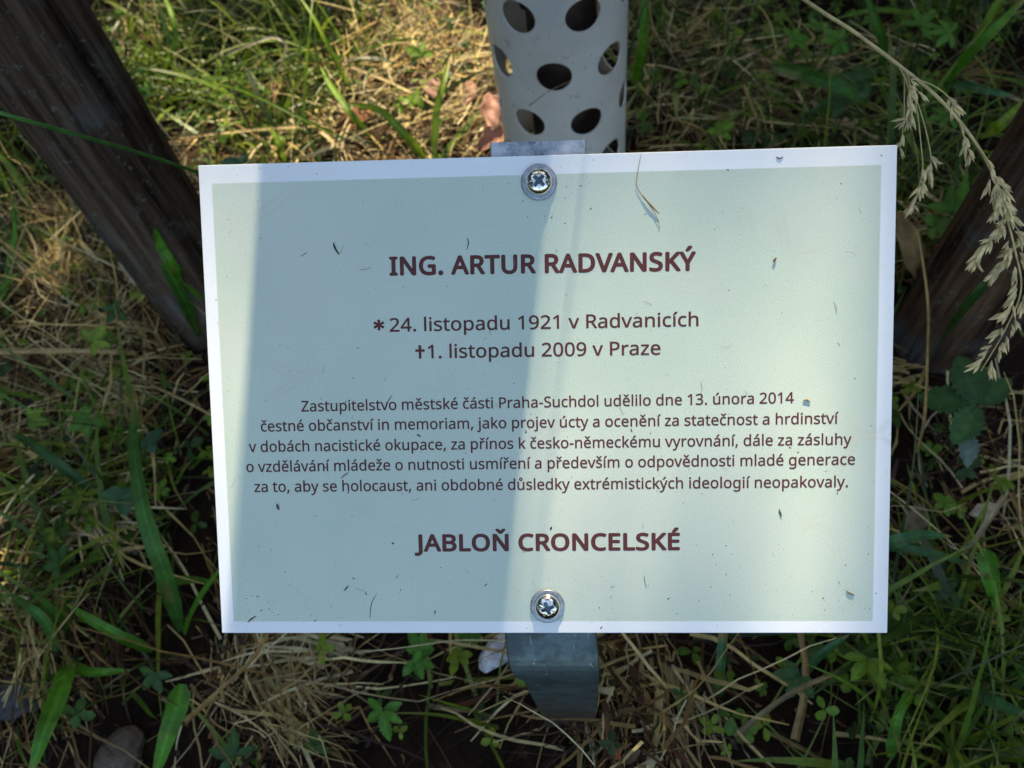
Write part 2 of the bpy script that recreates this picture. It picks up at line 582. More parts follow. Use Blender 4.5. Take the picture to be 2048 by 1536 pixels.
def green_grass():
    parts = []
    # thin upright and leaning blades
    x, y = scatter(4200, GREEN_SPOTS, BOX, 9)
    # tufts: pull roots together
    tx = x[::7].repeat(7)[:len(x)]; ty = y[::7].repeat(7)[:len(y)]
    k = rng.random(len(tx)) < 0.7
    x = np.where(k, tx + rng.normal(0, .006, len(tx)), x[:len(tx)]); y = np.where(k, ty + rng.normal(0, .006, len(ty)), y[:len(ty)])
    N, K = len(x), 8
    root = np.stack([x, y, hgt(x, y)], 1)
    L_ = rng.gamma(4, .014, N).clip(.02, .13)
    P = grow(root, rng.uniform(0, 2 * np.pi, N), rng.uniform(.35, 1.35, N), L_, rng.uniform(.1, 1.5, N), K, .05)
    W = rng.uniform(.0005, .0013, N)[:, None] * (1 - np.linspace(0, 1, K)[None] ** 2.5 * .92)
    parts.append(ribbons(P, W, tints(GREENS, N, K, tip=(.30, .26, .10))))
    # coarser blades
    x, y = scatter(420, GREEN_SPOTS, BOX, 5)
    N, K = len(x), 9
    root = np.stack([x, y, hgt(x, y)], 1)
    P = grow(root, rng.uniform(0, 2 * np.pi, N), rng.uniform(.3, 1.1, N), rng.uniform(.04, .12, N), rng.uniform(.2, 1.3, N), K, .03)
    W = rng.uniform(.0013, .0027, N)[:, None] * np.sin(np.linspace(.5, np.pi, K))[None]
    parts.append(ribbons(P, W, tints(GREENS, N, K, tip=(.30, .26, .10))))
    # beyond the photographed patch, coarser still
    r = np.sqrt(rng.uniform(.8, 22, 9000)); a = rng.uniform(0, 2 * np.pi, 9000)
    x, y = r * np.cos(a), r * np.sin(a) + .45
    m = (np.abs(x) > .8) | (y > 1.2) | (y < -.2); x, y = x[m], y[m]
    N, K = len(x), 5
    P = grow(np.stack([x, y, hgt(x, y)], 1), rng.uniform(0, 2 * np.pi, N), rng.uniform(.4, 1.4, N), rng.uniform(.06, .2, N), rng.uniform(.2, 1.3, N), K, .05)
    W = rng.uniform(.001, .0035, N)[:, None] * (1 - np.linspace(0, 1, K)[None] ** 2 * .9)
    parts.append(ribbons(P, W, tints(GREENS, N, K, tip=(.3, .26, .1))))
    v, q, c = merge(parts)
    o = link('grass', quads_mesh('grass', v, q, c), M_GREEN, smooth=False)
    tag(o, 'thin green grass growing through the dry straw', None, None, 'stuff')


def straw():
    parts = []

    def lying(N, spots, base, l0, l1, w0, w1, z1, K=7, wob=.10, wt=None, steep=.25):
        x, y = scatter(N, spots, BOX, base)
        N = len(x)
        z = hgt(x, y) + rng.uniform(.001, z1, N) * rng.random(N)
        flow = 2.2 * np.sin(x * 9 + 1) + 2.0 * np.cos(y * 8) + rng.normal(0, 1.0, N)
        P = grow(np.stack([x, y, z], 1), flow, rng.normal(.04, steep, N), rng.uniform(l0, l1, N), rng.uniform(-.2, .7, N), K, wob)
        kink = rng.integers(2, K - 1, N)
        has = rng.random(N) < .35
        for i in np.nonzero(has)[0]:
            k = kink[i]; d = P[i, k:] - P[i, k]
            a = rng.normal(0, .7); ca, sa = math.cos(a), math.sin(a)
            P[i, k:, 0] = P[i, k, 0] + d[:, 0] * ca - d[:, 1] * sa
            P[i, k:, 1] = P[i, k, 1] + d[:, 0] * sa + d[:, 1] * ca
        ok = free(P[..., 0], P[..., 1], .001).all(1)
        P = P[ok]; N = len(P)
        W = np.clip(np.exp(rng.normal(np.log((w0 * w1) ** .5), .55, N)), w0 * .5, w1 * 1.05)[:, None] * (1 - .6 * np.linspace(0, 1, K)[None] ** 3) * (1 + .15 * rng.normal(size=(N, K)))
        c = 1.12 * STRAWS[rng.choice(len(STRAWS), N, p=wt)] * rng.uniform(.75, 1.2, (N, 1))
        parts.append(ribbons(P, W, np.repeat(c[:, None], K, 1) * rng.uniform(.85, 1.12, (N, K, 1))))

    pale = [.28, .22, .16, .06, .14, .12, .02]
    dark = [.03, .01, .14, .40, .01, .04, .37]
    lying(8500, STRAW_SPOTS, 22, .02, .085, .00025, .0008, .014, wob=.12, wt=dark)
    lying(2600, STRAW_SPOTS, 1.6, .012, .075, .0002, .00085, .036, wt=pale, wob=.17)
    lying(380, STRAW_SPOTS, 1.8, .02, .08, .0006, .0014, .032, wt=pale)
    lying(620, STRAW_SPOTS, 3, .05, .14, .0003, .0007, .03, K=9, wt=pale, steep=.6)
    # matted bundles: many strands laid the same way from one place
    bx_, by_ = scatter(95, STRAW_SPOTS, BOX, 12)
    for cx_, cy_ in zip(bx_, by_):
        n = int(rng.integers(14, 34)); a = rng.uniform(0, 6.28)
        x = cx_ + rng.normal(0, .006, n); y = cy_ + rng.normal(0, .006, n)
        P = grow(np.stack([x, y, hgt(x, y) + rng.uniform(.001, .016, n)], 1), a + rng.normal(0, .22, n), rng.normal(.25, .2, n), rng.uniform(.018, .06, n), rng.uniform(.2, 1.1, n), 8, .09)
        P = P[free(P[..., 0], P[..., 1], .001).all(1)]
        if len(P) == 0: continue
        W = rng.uniform(.0003, .0011, len(P))[:, None] * (1 - .7 * np.linspace(0, 1, 8)[None] ** 3)
        base = STRAWS[rng.choice([0, 1, 2, 4, 5, 3], p=[.22, .14, .24, .1, .15, .15])]
        c = base * rng.uniform(.7, 1.2, (len(P), 1))
        parts.append(ribbons(P, W, np.repeat(c[:, None], 8, 1) * rng.uniform(.85, 1.12, (len(P), 8, 1))))
    # small brown shreds that fill the gaps
    x, y = scatter(12000, STRAW_SPOTS, BOX, 50)
    N, K = len(x), 3
    P = grow(np.stack([x, y, hgt(x, y) + rng.uniform(0, .008, N)], 1), rng.uniform(0, 6.3, N), rng.normal(0, .5, N), rng.uniform(.003, .014, N), rng.uniform(-.3, .6, N), K, .4)
    W = rng.uniform(.0004, .0016, N)[:, None] * np.array([.7, 1, .4])[None]
    pal = np.array([[.05, .024, .011], [.08, .042, .017], [.03, .016, .008], [.13, .075, .03], [.11, .042, .015], [.045, .055, .012], [.19, .12, .05]])
    parts.append(ribbons(P, W, tints(pal, N, K)))
    # the wider lawn
    r = np.sqrt(rng.uniform(.8, 16, 7000)); a = rng.uniform(0, 2 * np.pi, 7000)
    x, y = r * np.cos(a), r * np.sin(a) + .45
    m = (np.abs(x) > .8) | (y > 1.2) | (y < -.2); x, y = x[m], y[m]
    N, K = len(x), 4
    P = grow(np.stack([x, y, hgt(x, y) + .004], 1), rng.uniform(0, 6.3, N), rng.normal(.1, .2, N), rng.uniform(.05, .16, N), rng.uniform(-.2, .7, N), K, .2)
    W = np.repeat(rng.uniform(.0008, .0025, N)[:, None], K, 1)
    parts.append(ribbons(P, W, tints(STRAWS, N, K)))
    v, q, c = merge(parts)
    o = link('dry_straw', quads_mesh('dry_straw', v, q, c), M_STRAW, smooth=False)
    tag(o, 'tangled mat of dry cut grass and brown shreds on the soil', None, None, 'stuff')


def small_weeds():
    spots = [(1690, 180, .06, 3), (1850, 60, .05, 2), (1450, 260, .05, 2), (1880, 430, .04, 1.5), (1560, 60, .05, 1.5), (60, 560, .04, 1.5), (170, 840, .05, 1.5),
             (300, 190, .05, 1.5), (840, 160, .05, 1), (480, 310, .03, 1), (1950, 900, .04, 1), (830, 1330, .03, 1), (1600, 1340, .04, 1), (230, 980, .04, 1), (1900, 1250, .04, 1)]
    x, y = scatter(900, spots, BOX, 7)
    V, Q, C = [], [], []
    for px_, py_ in zip(x, y):
        z = hgt(px_, py_) + rng.uniform(.008, .03)
        hub = V3(px_, py_, z)
        sz = rng.uniform(.003, .0075)
        up = V3(rng.normal(0, .3), rng.normal(-.15, .3), 1); up /= np.linalg.norm(up)
        ex = np.cross(up, V3(0.02, 1, 0)); ex /= np.linalg.norm(ex); ey = np.cross(up, ex)
        k = int(rng.integers(3, 6)); a0 = rng.uniform(0, 6.28)
        col = np.array(GREENS[rng.integers(0, 5)]) * rng.uniform(.7, 1.1)
        for i in range(k):
            a = a0 + i * 6.28 / k + rng.normal(0, .15)
            d = ex * math.cos(a) + ey * math.sin(a); s_ = np.cross(up, d)
            L_ = sz * rng.uniform(.8, 1.2); w = L_ * rng.uniform(.28, .4)
            b0 = len(V)
            for t, f in ((.06, .15), (.35, .8), (.7, 1.0), (.92, .6), (1.05, .05)):
                p = hub + d * (t * L_) - up * (.3 * t * t * L_)
                V += [p - s_ * w * f + up * .18 * w, p, p + s_ * w * f + up * .18 * w]
                C += [col * (.9 + .3 * t), col * 1.2, col * (.9 + .3 * t)]
            for r in range(4):
                for c_ in range(2):
                    Q.append((b0 + r * 3 + c_, b0 + r * 3 + c_ + 1, b0 + r * 3 + c_ + 4, b0 + r * 3 + c_ + 3))
    o = link('small_weeds', quads_mesh('small_weeds', np.array(V), np.array(Q), np.array(C)), M_HERB)
    tag(o, 'tiny leaved weeds scattered low through the straw', None, None, 'stuff')


green_grass()
straw()
small_weeds()

GLYPH_DATA = r"""
 209 
*442 258,609 242,455 396,499 407,425 260,413 355,286 286,249 218,389 156,249 85,286 179,413 33,425 44,499 196,455 180,609
,215 154,84 136,23 111,-42 85,-103 33,-103 49,-38 63,31 73,93 148,93
-258 32,184 32,246 226,246 226,184
.215 58,43 59,61 64,75 72,85 82,92 94,96 107,97 120,96 132,92 142,85 151,75 156,61 157,43 156,26 151,12 142,2 132,-6 120,-10 107,-11 94,-10 82,-6 72,2 64,12 59,26
0459 419,287 418,242 415,201 409,163 401,128 390,97 376,70 359,47 339,27 316,12 290,1 261,-6 229,-8 188,-4 153,8 122,27 97,54 76,88 60,129 48,176 42,229 39,287 41,346 48,399 58,446 73,486 93,520 119,547 149,566 186,578 229,581 269,578 304,566 335,547 361,520 382,486 399,446 410,399 417,346;110,287 111,238 115,194 121,156 131,125 143,98 159,78 178,64 202,55 229,52 256,55 279,64 298,78 314,98 326,124 336,156 343,194 347,238 348,287 347,336 343,380 336,417 326,449 314,475 298,495 279,510 256,518 229,521 202,518 178,510 159,495 143,475 131,449 121,417 115,380 111,336
1459 285,0 216,0 216,400 216,439 217,470 219,499 196,477 169,455 108,405 71,452 226,573 285,573
2459 417,0 38,0 38,59 188,210 261,287 280,309 295,331 306,353 315,376 320,399 322,424 318,453 309,477 294,496 273,510 249,518 221,520 194,519 169,514 147,506 126,495 104,482 83,466 45,513 94,548 113,557 132,565 153,572 174,577 197,580 221,581 255,579 285,572 313,562 336,548 356,531 372,510 384,485 391,458 394,428 392,399 386,371 375,344 361,318 344,292 324,267 247,185 128,67 128,64 417,64
3459 395,439 394,414 389,392 381,372 370,355 356,339 340,326 321,316 300,307 277,302 277,298 319,290 353,276 379,255 398,229 409,198 413,163 410,131 403,101 390,74 371,50 348,30 318,14 283,2 241,-6 193,-8 164,-7 136,-5 110,-1 85,5 60,13 36,23 36,89 61,78 87,69 114,61 141,56 168,52 194,51 241,55 278,65 305,81 324,104 335,132 339,164 337,187 331,206 320,223 306,236 288,247 265,255 240,261 211,264 179,265 123,265 123,326 180,326 209,327 236,332 259,339 278,350 294,362 307,377 316,394 321,413 323,434 320,460 311,481 295,498 274,511 249,519 219,521 199,521 181,519 164,515 117,498 75,473 39,521 61,537 87,550 115,563 147,573 181,579 218,581 273,576 317,563 352,540 376,511 390,477
4459 443,130 359,130 359,0 291,0 291,130 17,130 17,190 286,576 359,576 359,193 443,193;291,374 291,412 293,444 294,474 295,500 292,500 276,468 257,438 86,193 291,193
9459 417,328 416,295 414,263 410,231 405,199 397,168 387,139 374,112 358,86 340,63 318,42 293,25 265,11 232,0 195,-6 154,-8 117,-6 82,0 82,60 115,53 152,50 188,52 218,58 245,68 268,82 287,99 303,118 316,141 327,165 334,192 340,221 344,250 346,281 341,281 332,269 322,258 310,247 297,238 282,230 266,223 247,218 227,215 204,214 173,216 144,223 118,235 95,250 76,270 61,294 49,321 42,352 40,387 43,426 50,460 63,491 80,517 101,540 127,557 156,570 188,578 223,581 250,579 275,574 299,565 322,553 342,537 361,518 377,495 391,469 402,439 410,406 415,369;223,521 192,518 165,507 142,488 124,463 113,429 110,388 113,354 122,325 137,301 158,284 186,273 220,269 244,271 266,276 286,285 304,296 318,310 330,325 339,341 344,358 346,374 345,392 342,409 338,426 332,443 324,459 315,474 304,487 291,499 277,508 260,516 242,520
A512 437,0 368,177 141,177 73,0 0,0 224,575 289,575 512,0;282,415 274,438 263,473 255,500 247,468 238,438 230,415 165,241 346,241
B521 241,573 307,569 361,558 404,541 434,515 453,478 459,431 457,409 453,389 446,371 437,354 424,340 409,328 392,317 372,309 350,304 350,300 373,295 395,288 415,279 433,267 448,253 461,236 470,215 476,191 478,163 475,130 467,100 454,74 436,52 413,33 385,19 354,8 318,2 279,0 78,0 78,573;256,329 300,331 334,339 357,352 372,371 381,394 384,423 380,451 369,474 351,490 324,502 289,509 245,511 150,511 150,329;150,269 150,61 265,61 311,64 346,74 371,91 388,112 398,138 401,168 399,188 395,205 388,221 377,235 362,247 344,256 321,263 293,267 260,269
C507 323,517 294,516 266,510 241,502 217,490 196,474 178,456 162,434 149,410 139,383 131,353 127,321 125,286 128,241 135,200 147,164 164,132 186,105 213,83 244,68 281,58 322,55 347,56 371,58 394,62 460,78 460,15 438,8 416,2 393,-2 369,-6 342,-7 312,-8 257,-4 208,8 166,28 130,56 101,90 78,131 62,178 52,230 49,287 51,329 57,369 67,406 81,440 99,471 120,499 145,523 174,543 206,559 242,571 281,578 324,581 353,580 381,577 409,572 435,565 460,557 482,547 453,486 394,508 372,513 348,516
D585 536,292 533,231 521,177 501,131 474,91 439,58 399,33 351,15 297,4 237,0 78,0 78,573 254,573 309,569 359,558 404,540 443,516 476,484 502,446 521,401 533,350;460,289 457,337 449,379 435,415 416,444 391,469 361,487 327,500 287,508 244,511 150,511 150,62 228,62 299,68 357,87 402,119 434,164 454,220
E446 398,0 78,0 78,573 398,573 398,509 150,509 150,330 383,330 383,268 150,268 150,63 398,63
G584 326,302 524,302 524,22 493,12 462,5 431,-1 398,-5 362,-7 323,-8 267,-4 217,8 173,28 136,55 105,89 81,130 63,176 52,229 49,286 53,343 65,395 84,442 111,482 145,517 186,544 233,564 286,577 346,581 377,580 407,577 437,572 465,565 491,557 516,547 489,484 468,493 445,501 421,508 395,513 369,516 342,517 298,514 259,505 225,489 195,468 170,441 150,409 136,373 127,332 124,286 127,243 134,202 146,166 164,133 187,106 216,84 251,68 292,58 340,55 404,59 452,68 452,238 326,238
I272 239,0 32,0 32,42 99,57 99,515 32,531 32,573 239,573 239,531 172,515 172,57 239,42
J219 -3,-152 -37,-150 -63,-142 -63,-81 -35,-87 -5,-89 8,-88 21,-85 33,-81 45,-74 54,-65 63,-53 69,-38 73,-19 74,3 74,573 146,573 146,9 144,-26 138,-56 128,-82 114,-104 96,-122 75,-135 52,-145 25,-150
K496 496,0 411,0 209,273 150,222 150,0 78,0 78,573 150,573 150,290 199,345 249,399 403,573 488,573 261,323
L420 78,0 78,573 150,573 150,64 400,64 400,0
N609 532,0 447,0 141,476 138,476 141,432 143,378 144,320 144,0 78,0 78,573 161,573 467,99 470,99 468,137 466,193 464,249 464,573 532,573
O626 577,287 576,244 570,204 561,166 547,132 531,101 510,73 486,49 459,29 428,13 393,1 355,-6 314,-8 271,-6 232,1 196,13 165,29 138,49 114,73 94,101 78,132 65,167 56,204 51,245 49,288 52,344 62,396 78,442 100,482 130,517 166,545 208,565 258,577 314,581 369,577 417,565 459,545 495,517 524,483 547,442 564,396 574,344;125,287 127,241 134,200 145,163 161,131 182,104 207,83 238,67 273,58 314,55 354,58 390,67 420,83 445,104 465,131 481,163 492,200 499,241 501,287 496,354 481,411 456,457 421,491 373,511 314,518 274,515 238,506 207,490 182,469 161,443 145,411 134,374 127,333
P485 229,573 297,568 352,553 393,528 421,495 439,454 444,404 443,381 439,358 433,336 423,316 411,296 395,278 375,262 351,249 324,238 292,230 256,225 216,223 150,223 150,0 78,0 78,573;223,511 150,511 150,285 208,285 242,286 272,290 298,296 320,306 338,318 352,334 362,352 368,375 370,401 366,435 354,462 334,484 306,499 269,508
R499 236,573 281,571 320,565 353,555 381,540 404,522 422,500 434,474 442,444 444,410 442,381 437,356 427,334 415,315 401,298 385,285 367,274 349,264 330,257 487,0 403,0 264,237 150,237 150,0 78,0 78,573;232,510 150,510 150,298 236,298 278,301 312,310 338,325 355,347 366,374 370,407 368,430 363,450 355,467 343,480 328,491 310,500 287,505 261,509
S440 403,153 400,121 392,92 378,66 359,44 335,26 307,11 274,1 238,-6 198,-8 137,-5 83,4 41,19 41,88 62,80 86,72 113,65 142,59 171,56 201,55 228,56 252,60 273,66 290,74 305,85 316,98 324,113 329,129 330,147 329,164 325,180 318,194 308,207 295,218 277,230 255,241 228,252 196,265 131,294 114,305 98,317 85,330 74,344 65,359 57,375 52,393 49,413 48,435 51,464 58,490 71,513 89,533 110,550 136,563 165,573 197,579 231,581 262,580 290,577 318,572 343,565 367,558 389,549 366,487 302,508 278,513 254,516 229,517 207,516 187,513 169,507 155,499 142,489 133,478 126,464 122,450 121,434 122,416 126,400 133,386 143,373 156,362 172,351 193,341 217,330 246,318 278,306 307,293 332,279 353,264 371,247 385,228 395,206 401,181
T446 259,0 187,0 187,509 8,509 8,573 437,573 437,509 259,509
U586 513,202 511,164 503,128 489,95 470,65 446,40 416,20 380,4 338,-5 290,-8 225,-2 171,18 128,50 97,93 78,144 72,204 72,573 144,573 144,201 148,158 161,122 182,93 211,72 248,59 294,55 327,57 355,63 379,73 399,88 415,105 427,126 435,149 440,174 442,202 442,573 513,573
V481 481,573 277,0 204,0 0,573 75,573 204,205 220,160 231,119 241,80 250,119 262,161 277,207 405,573
Z459 427,0 30,0 30,55 332,508 40,508 40,573 419,573 419,518 118,64 427,64
a450 231,437 279,433 318,422 347,403 368,375 381,338 385,293 385,0 334,0 320,61 317,61 304,46 292,33 279,22 265,13 250,5 234,-1 216,-5 195,-7 172,-8 148,-7 124,-2 103,6 84,16 68,30 55,48 45,68 39,92 37,119 43,159 59,192 87,219 127,238 179,251 243,257 316,259 316,285 313,317 306,342 293,359 275,371 253,378 227,380 205,379 183,376 163,370 106,347 84,400 104,410 126,419 151,426 177,432 204,436;252,208 204,203 167,195 141,182 124,165 113,144 110,119 112,97 120,79 132,66 148,56 167,51 188,49 223,52 253,62 279,79 299,103 311,134 315,172 315,210
b493 139,461 138,410 135,373 139,373 153,390 169,405 189,419 213,429 240,435 272,437 322,431 365,412 401,381 428,338 444,283 449,215 447,168 439,127 427,91 410,61 390,36 365,17 337,3 306,-5 272,-8 240,-6 213,0 189,10 169,24 153,38 139,55 133,55 119,0 68,0 68,609 139,609;260,379 231,377 207,371 188,361 172,348 159,330 150,308 144,282 140,252 139,217 139,214 142,165 150,125 165,93 187,69 219,55 261,51 297,55 325,69 348,93 363,126 373,166 376,216 373,265 363,306 348,338 325,360 296,374
c385 241,-8 204,-5 170,2 139,15 112,34 88,58 69,87 55,123 47,165 44,213 47,262 56,305 71,342 90,372 114,396 142,415 174,428 208,435 245,438 267,437 288,435 309,431 328,426 344,421 358,415 337,356 292,370 244,376 217,374 193,368 172,358 155,343 141,325 131,303 123,277 119,247 117,213 119,181 123,152 131,126 141,104 155,86 172,71 191,61 214,55 240,53 262,54 283,56 302,60 351,78 351,15 336,8 320,3 304,-2 285,-5 264,-7
d493 221,-8 171,-2 128,17 92,48 65,91 49,146 44,214 49,282 66,338 93,381 128,413 171,432 221,438 243,437 262,434 280,429 296,423 310,416 323,407 335,397 345,386 354,374 359,374 356,405 354,438 354,609 425,609 425,0 368,0 358,58 354,58 345,46 335,35 323,24 310,15 296,7 279,1 262,-4 242,-7;232,51 273,55 305,67 328,88 343,117 352,154 355,200 355,213 352,263 343,304 329,336 306,360 274,375 231,379 196,374 168,359 146,334 130,300 120,260 117,213 120,165 130,125 146,93 168,69 197,55
e452 234,438 269,435 301,427 329,414 354,396 374,373 390,346 402,315 409,281 411,244 411,201 117,201 122,157 134,119 154,90 181,69 215,56 254,52 280,53 305,56 327,60 392,82 392,20 370,11 349,4 327,-1 304,-5 279,-7 251,-8 212,-5 176,3 143,17 114,36 90,61 70,91 56,126 47,167 44,212 47,257 55,297 68,333 86,364 108,390 134,411 164,426 198,435;233,380 202,377 175,366 154,348 137,323 125,293 119,257 338,257 336,281 333,302 326,322 318,338 306,353 292,364 276,373 256,378
g493 221,438 248,436 273,431 297,422 319,409 338,393 355,373 359,373 369,430 425,430 425,-7 423,-46 416,-80 404,-109 388,-135 367,-155 341,-172 310,-183 274,-190 233,-192 202,-192 174,-189 147,-186 122,-180 99,-174 78,-165 78,-100 99,-110 123,-118 149,-125 177,-130 206,-133 237,-134 271,-130 300,-119 324,-101 341,-77 352,-48 355,-13 355,4 356,32 358,57 354,57 338,37 320,21 299,8 275,-1 250,-6 221,-8 170,-2 126,18 91,51 65,95 49,149 44,214 49,278 65,332 91,377 126,411 169,431;230,379 207,376 187,370 169,359 153,344 140,326 130,303 123,277 119,247 117,213 120,165 130,124 146,92 169,68 197,54 232,50 253,51 271,53 288,58 303,65 315,74 326,85 336,98 343,113 349,131 353,151 355,173 356,197 356,214 355,251 350,282 343,309 332,331 319,348 302,362 281,371 257,377
h496 139,431 138,399 135,370 140,370 149,385 161,397 174,407 188,416 204,424 221,429 238,434 255,436 273,437 306,435 335,430 360,421 382,408 399,391 413,370 423,344 429,314 431,280 431,0 361,0 361,275 358,307 351,333 338,353 319,367 295,376 265,379 235,377 210,370 189,360 173,347 160,329 150,308 144,283 140,254 139,222 139,0 68,0 68,609 139,609
i207 139,430 139,0 68,0 68,430;104,591 115,590 124,586 133,580 140,572 144,560 145,546 144,532 140,521 133,512 124,506 115,502 104,501 93,502 83,506 75,512 68,521 64,532 63,546 64,560 68,572 75,580 83,586 93,590
j207 18,-192 -18,-190 -44,-183 -44,-126 -19,-132 9,-134 25,-132 39,-128 51,-120 61,-108 66,-90 68,-67 68,430 139,430 139,-64 137,-90 133,-113 126,-133 116,-151 103,-166 87,-177 67,-186 44,-191;63,546 64,560 68,572 75,580 83,586 93,590 104,591 115,590 124,586 133,580 140,572 144,560 145,546 144,532 140,521 133,512 124,506 115,502 104,501 93,502 83,506 75,512 68,521 64,532
k428 138,291 137,257 135,221 138,221 152,240 172,264 189,285 326,430 409,430 235,246 421,0 336,0 187,200 138,158 138,0 68,0 68,609 138,609
l207 139,0 68,0 68,609 139,609
m750 540,438 584,434 621,421 649,401 669,371 681,330 685,280 685,0 615,0 615,277 613,308 606,333 594,353 577,367 555,376 528,379 490,374 460,362 438,342 423,315 414,280 411,237 411,0 342,0 342,277 341,298 337,317 332,333 325,347 315,359 303,367 289,374 272,377 253,379 227,377 204,370 185,360 170,347 158,329 150,308 144,283 140,255 139,223 139,0 68,0 68,430 125,430 136,371 140,371 149,385 160,398 173,409 186,418 201,425 217,431 233,435 249,437 266,438 298,436 325,430 349,420 369,406 386,388 398,366 402,366 418,388 438,406 461,420 486,430 512,436
n496 275,438 322,434 361,421 391,401 413,371 426,330 431,280 431,0 361,0 361,275 358,307 351,333 338,353 319,367 295,376 265,379 222,374 189,361 166,338 151,308 142,269 139,223 139,0 68,0 68,430 125,430 136,371 140,371 150,385 162,398 175,409 190,418 206,425 222,431 239,435 257,437
o485 442,216 440,181 436,150 428,121 417,95 404,71 388,51 369,33 348,18 324,7 299,-1 271,-6 241,-8 214,-6 188,-1 163,7 140,18 119,33 100,51 84,71 70,95 59,121 51,150 46,181 44,216 47,261 55,301 68,336 87,367 110,392 137,412 169,426 204,435 244,438 281,435 316,426 347,412 374,392 398,367 417,336 431,301 439,261;117,216 119,184 123,154 130,128 141,105 155,86 172,71 192,59 216,53 243,51 270,53 294,59 314,71 331,86 345,105 356,128 363,154 367,184 369,216 367,248 363,277 355,303 345,325 331,344 314,359 294,370 270,376 242,379 202,374 171,359 147,335 130,303 120,263
p493 273,438 322,432 365,413 401,383 428,339 444,284 449,216 447,170 439,129 427,93 410,62 390,37 365,17 337,3 306,-5 272,-8 251,-7 231,-4 213,1 197,7 182,15 170,24 139,55 134,55 137,20 139,-16 139,-192 68,-192 68,430 126,430 136,371 139,371 148,383 158,394 170,405 182,414 197,422 213,429 231,434 251,437;260,379 233,377 210,371 190,362 174,349 161,333 152,313 145,289 141,261 139,229 139,216 140,182 144,152 150,126 159,103 172,85 188,70 208,59 233,53 261,51 286,53 308,60 326,72 341,88 354,108 364,131 371,157 375,186 376,217 373,262 363,302 348,334 325,359 296,374
r331 269,438 295,437 319,433 310,368 287,372 264,374 248,373 232,369 217,363 202,355 189,346 176,334 166,321 156,305 149,289 143,270 140,251 139,229 139,0 68,0 68,430 126,430 134,351 137,351 147,367 158,381 170,395 183,407 198,418 214,426 231,433 249,437
s384 348,119 346,92 339,69 327,49 311,32 292,18 268,6 241,-2 210,-6 176,-8 148,-7 122,-5 99,-1 78,5 59,11 42,19 42,83 104,60 128,54 153,50 178,49 211,51 236,57 256,66 269,79 277,94 280,112 279,123 276,132 271,141 264,150 253,158 239,167 174,196 103,228 84,239 69,252 57,266 48,283 43,302 41,324 46,358 61,386 85,408 118,425 157,435 202,438 228,437 252,434 275,430 298,424 319,417 339,409 315,353 258,372 238,377 218,379 197,380 171,379 149,374 131,366 118,356 111,343 108,328 109,317 113,307 119,298 127,290 139,282 154,274 219,246 289,215 306,203 321,191 333,176 341,159 346,140
t289 212,50 245,53 272,59 272,5 240,-4 200,-8 178,-7 157,-3 138,4 120,13 104,27 91,44 82,66 76,93 74,125 74,375 13,375 13,409 75,437 103,528 144,528 144,430 269,430 269,375 144,375 144,127 146,103 153,83 163,69 177,58 193,52
u496 427,430 427,0 370,0 359,57 356,57 346,43 334,31 321,20 306,11 290,4 273,-1 256,-5 238,-7 220,-8 187,-6 159,-1 134,8 112,21 95,38 81,59 71,85 65,114 63,148 63,430 135,430 135,153 137,122 145,96 158,76 176,62 200,53 230,51 260,53 285,59 306,69 323,82 336,100 345,121 352,146 356,175 357,206 357,430
v407 163,0 0,430 75,430 167,176 180,137 193,96 201,63 204,63 214,96 227,138 241,176 332,430 407,430 244,0
x424 170,220 22,430 102,430 213,268 322,430 402,430 253,220 410,0 330,0 213,172 94,0 14,0
y409 1,430 76,430 169,185 184,144 196,105 205,68 209,68 224,121 245,186 333,430 409,430 224,-59 213,-85 201,-108 188,-130 173,-148 157,-164 138,-176 117,-185 94,-191 67,-192 34,-190 9,-186 9,-130 30,-133 56,-135 72,-134 86,-131 99,-126 110,-118 121,-110 130,-99 138,-87 145,-73 152,-59 174,-2
z377 346,0 31,0 31,47 262,375 45,375 45,430 340,430 340,377 112,55 346,55
É446 398,0 78,0 78,573 398,573 398,509 150,509 150,330 383,330 383,268 150,268 150,63 398,63;363,749 342,722 312,688 279,656 249,629 202,629 202,638 228,674 256,717 278,757 363,757
Ý454 227,291 376,573 454,573 263,222 263,0 191,0 191,219 0,573 79,573;346,749 325,722 295,688 262,656 231,629 184,629 184,638 211,674 238,717 261,757 346,757
á450 231,437 279,433 318,422 347,403 368,375 381,338 385,293 385,0 334,0 320,61 317,61 304,46 292,33 279,22 265,13 250,5 234,-1 216,-5 195,-7 172,-8 148,-7 124,-2 103,6 84,16 68,30 55,48 45,68 39,92 37,119 43,159 59,192 87,219 127,238 179,251 243,257 316,259 316,285 313,317 306,342 293,359 275,371 253,378 227,380 205,379 183,376 163,370 106,347 84,400 104,410 126,419 151,426 177,432 204,436;252,208 204,203 167,195 141,182 124,165 113,144 110,119 112,97 120,79 132,66 148,56 167,51 188,49 223,52 253,62 279,79 299,103 311,134 315,172 315,210;344,606 323,579 293,546 260,513 229,486 183,486 183,496 209,532 237,575 259,614 344,614
é452 234,438 269,435 301,427 329,414 354,396 374,373 390,346 402,315 409,281 411,244 411,201 117,201 122,157 134,119 154,90 181,69 215,56 254,52 280,53 305,56 327,60 392,82 392,20 370,11 349,4 327,-1 304,-5 279,-7 251,-8 212,-5 176,3 143,17 114,36 90,61 70,91 56,126 47,167 44,212 47,257 55,297 68,333 86,364 108,390 134,411 164,426 198,435;233,380 202,377 175,366 154,348 137,323 125,293 119,257 338,257 336,281 333,302 326,322 318,338 306,353 292,364 276,373 256,378;347,606 326,579 296,546 263,513 233,486 186,486 186,496 212,532 240,575 262,614 347,614
í207 139,0 68,0 68,430 139,430;222,606 201,579 171,546 138,513 107,486 61,486 61,496 87,532 115,575 137,614 222,614
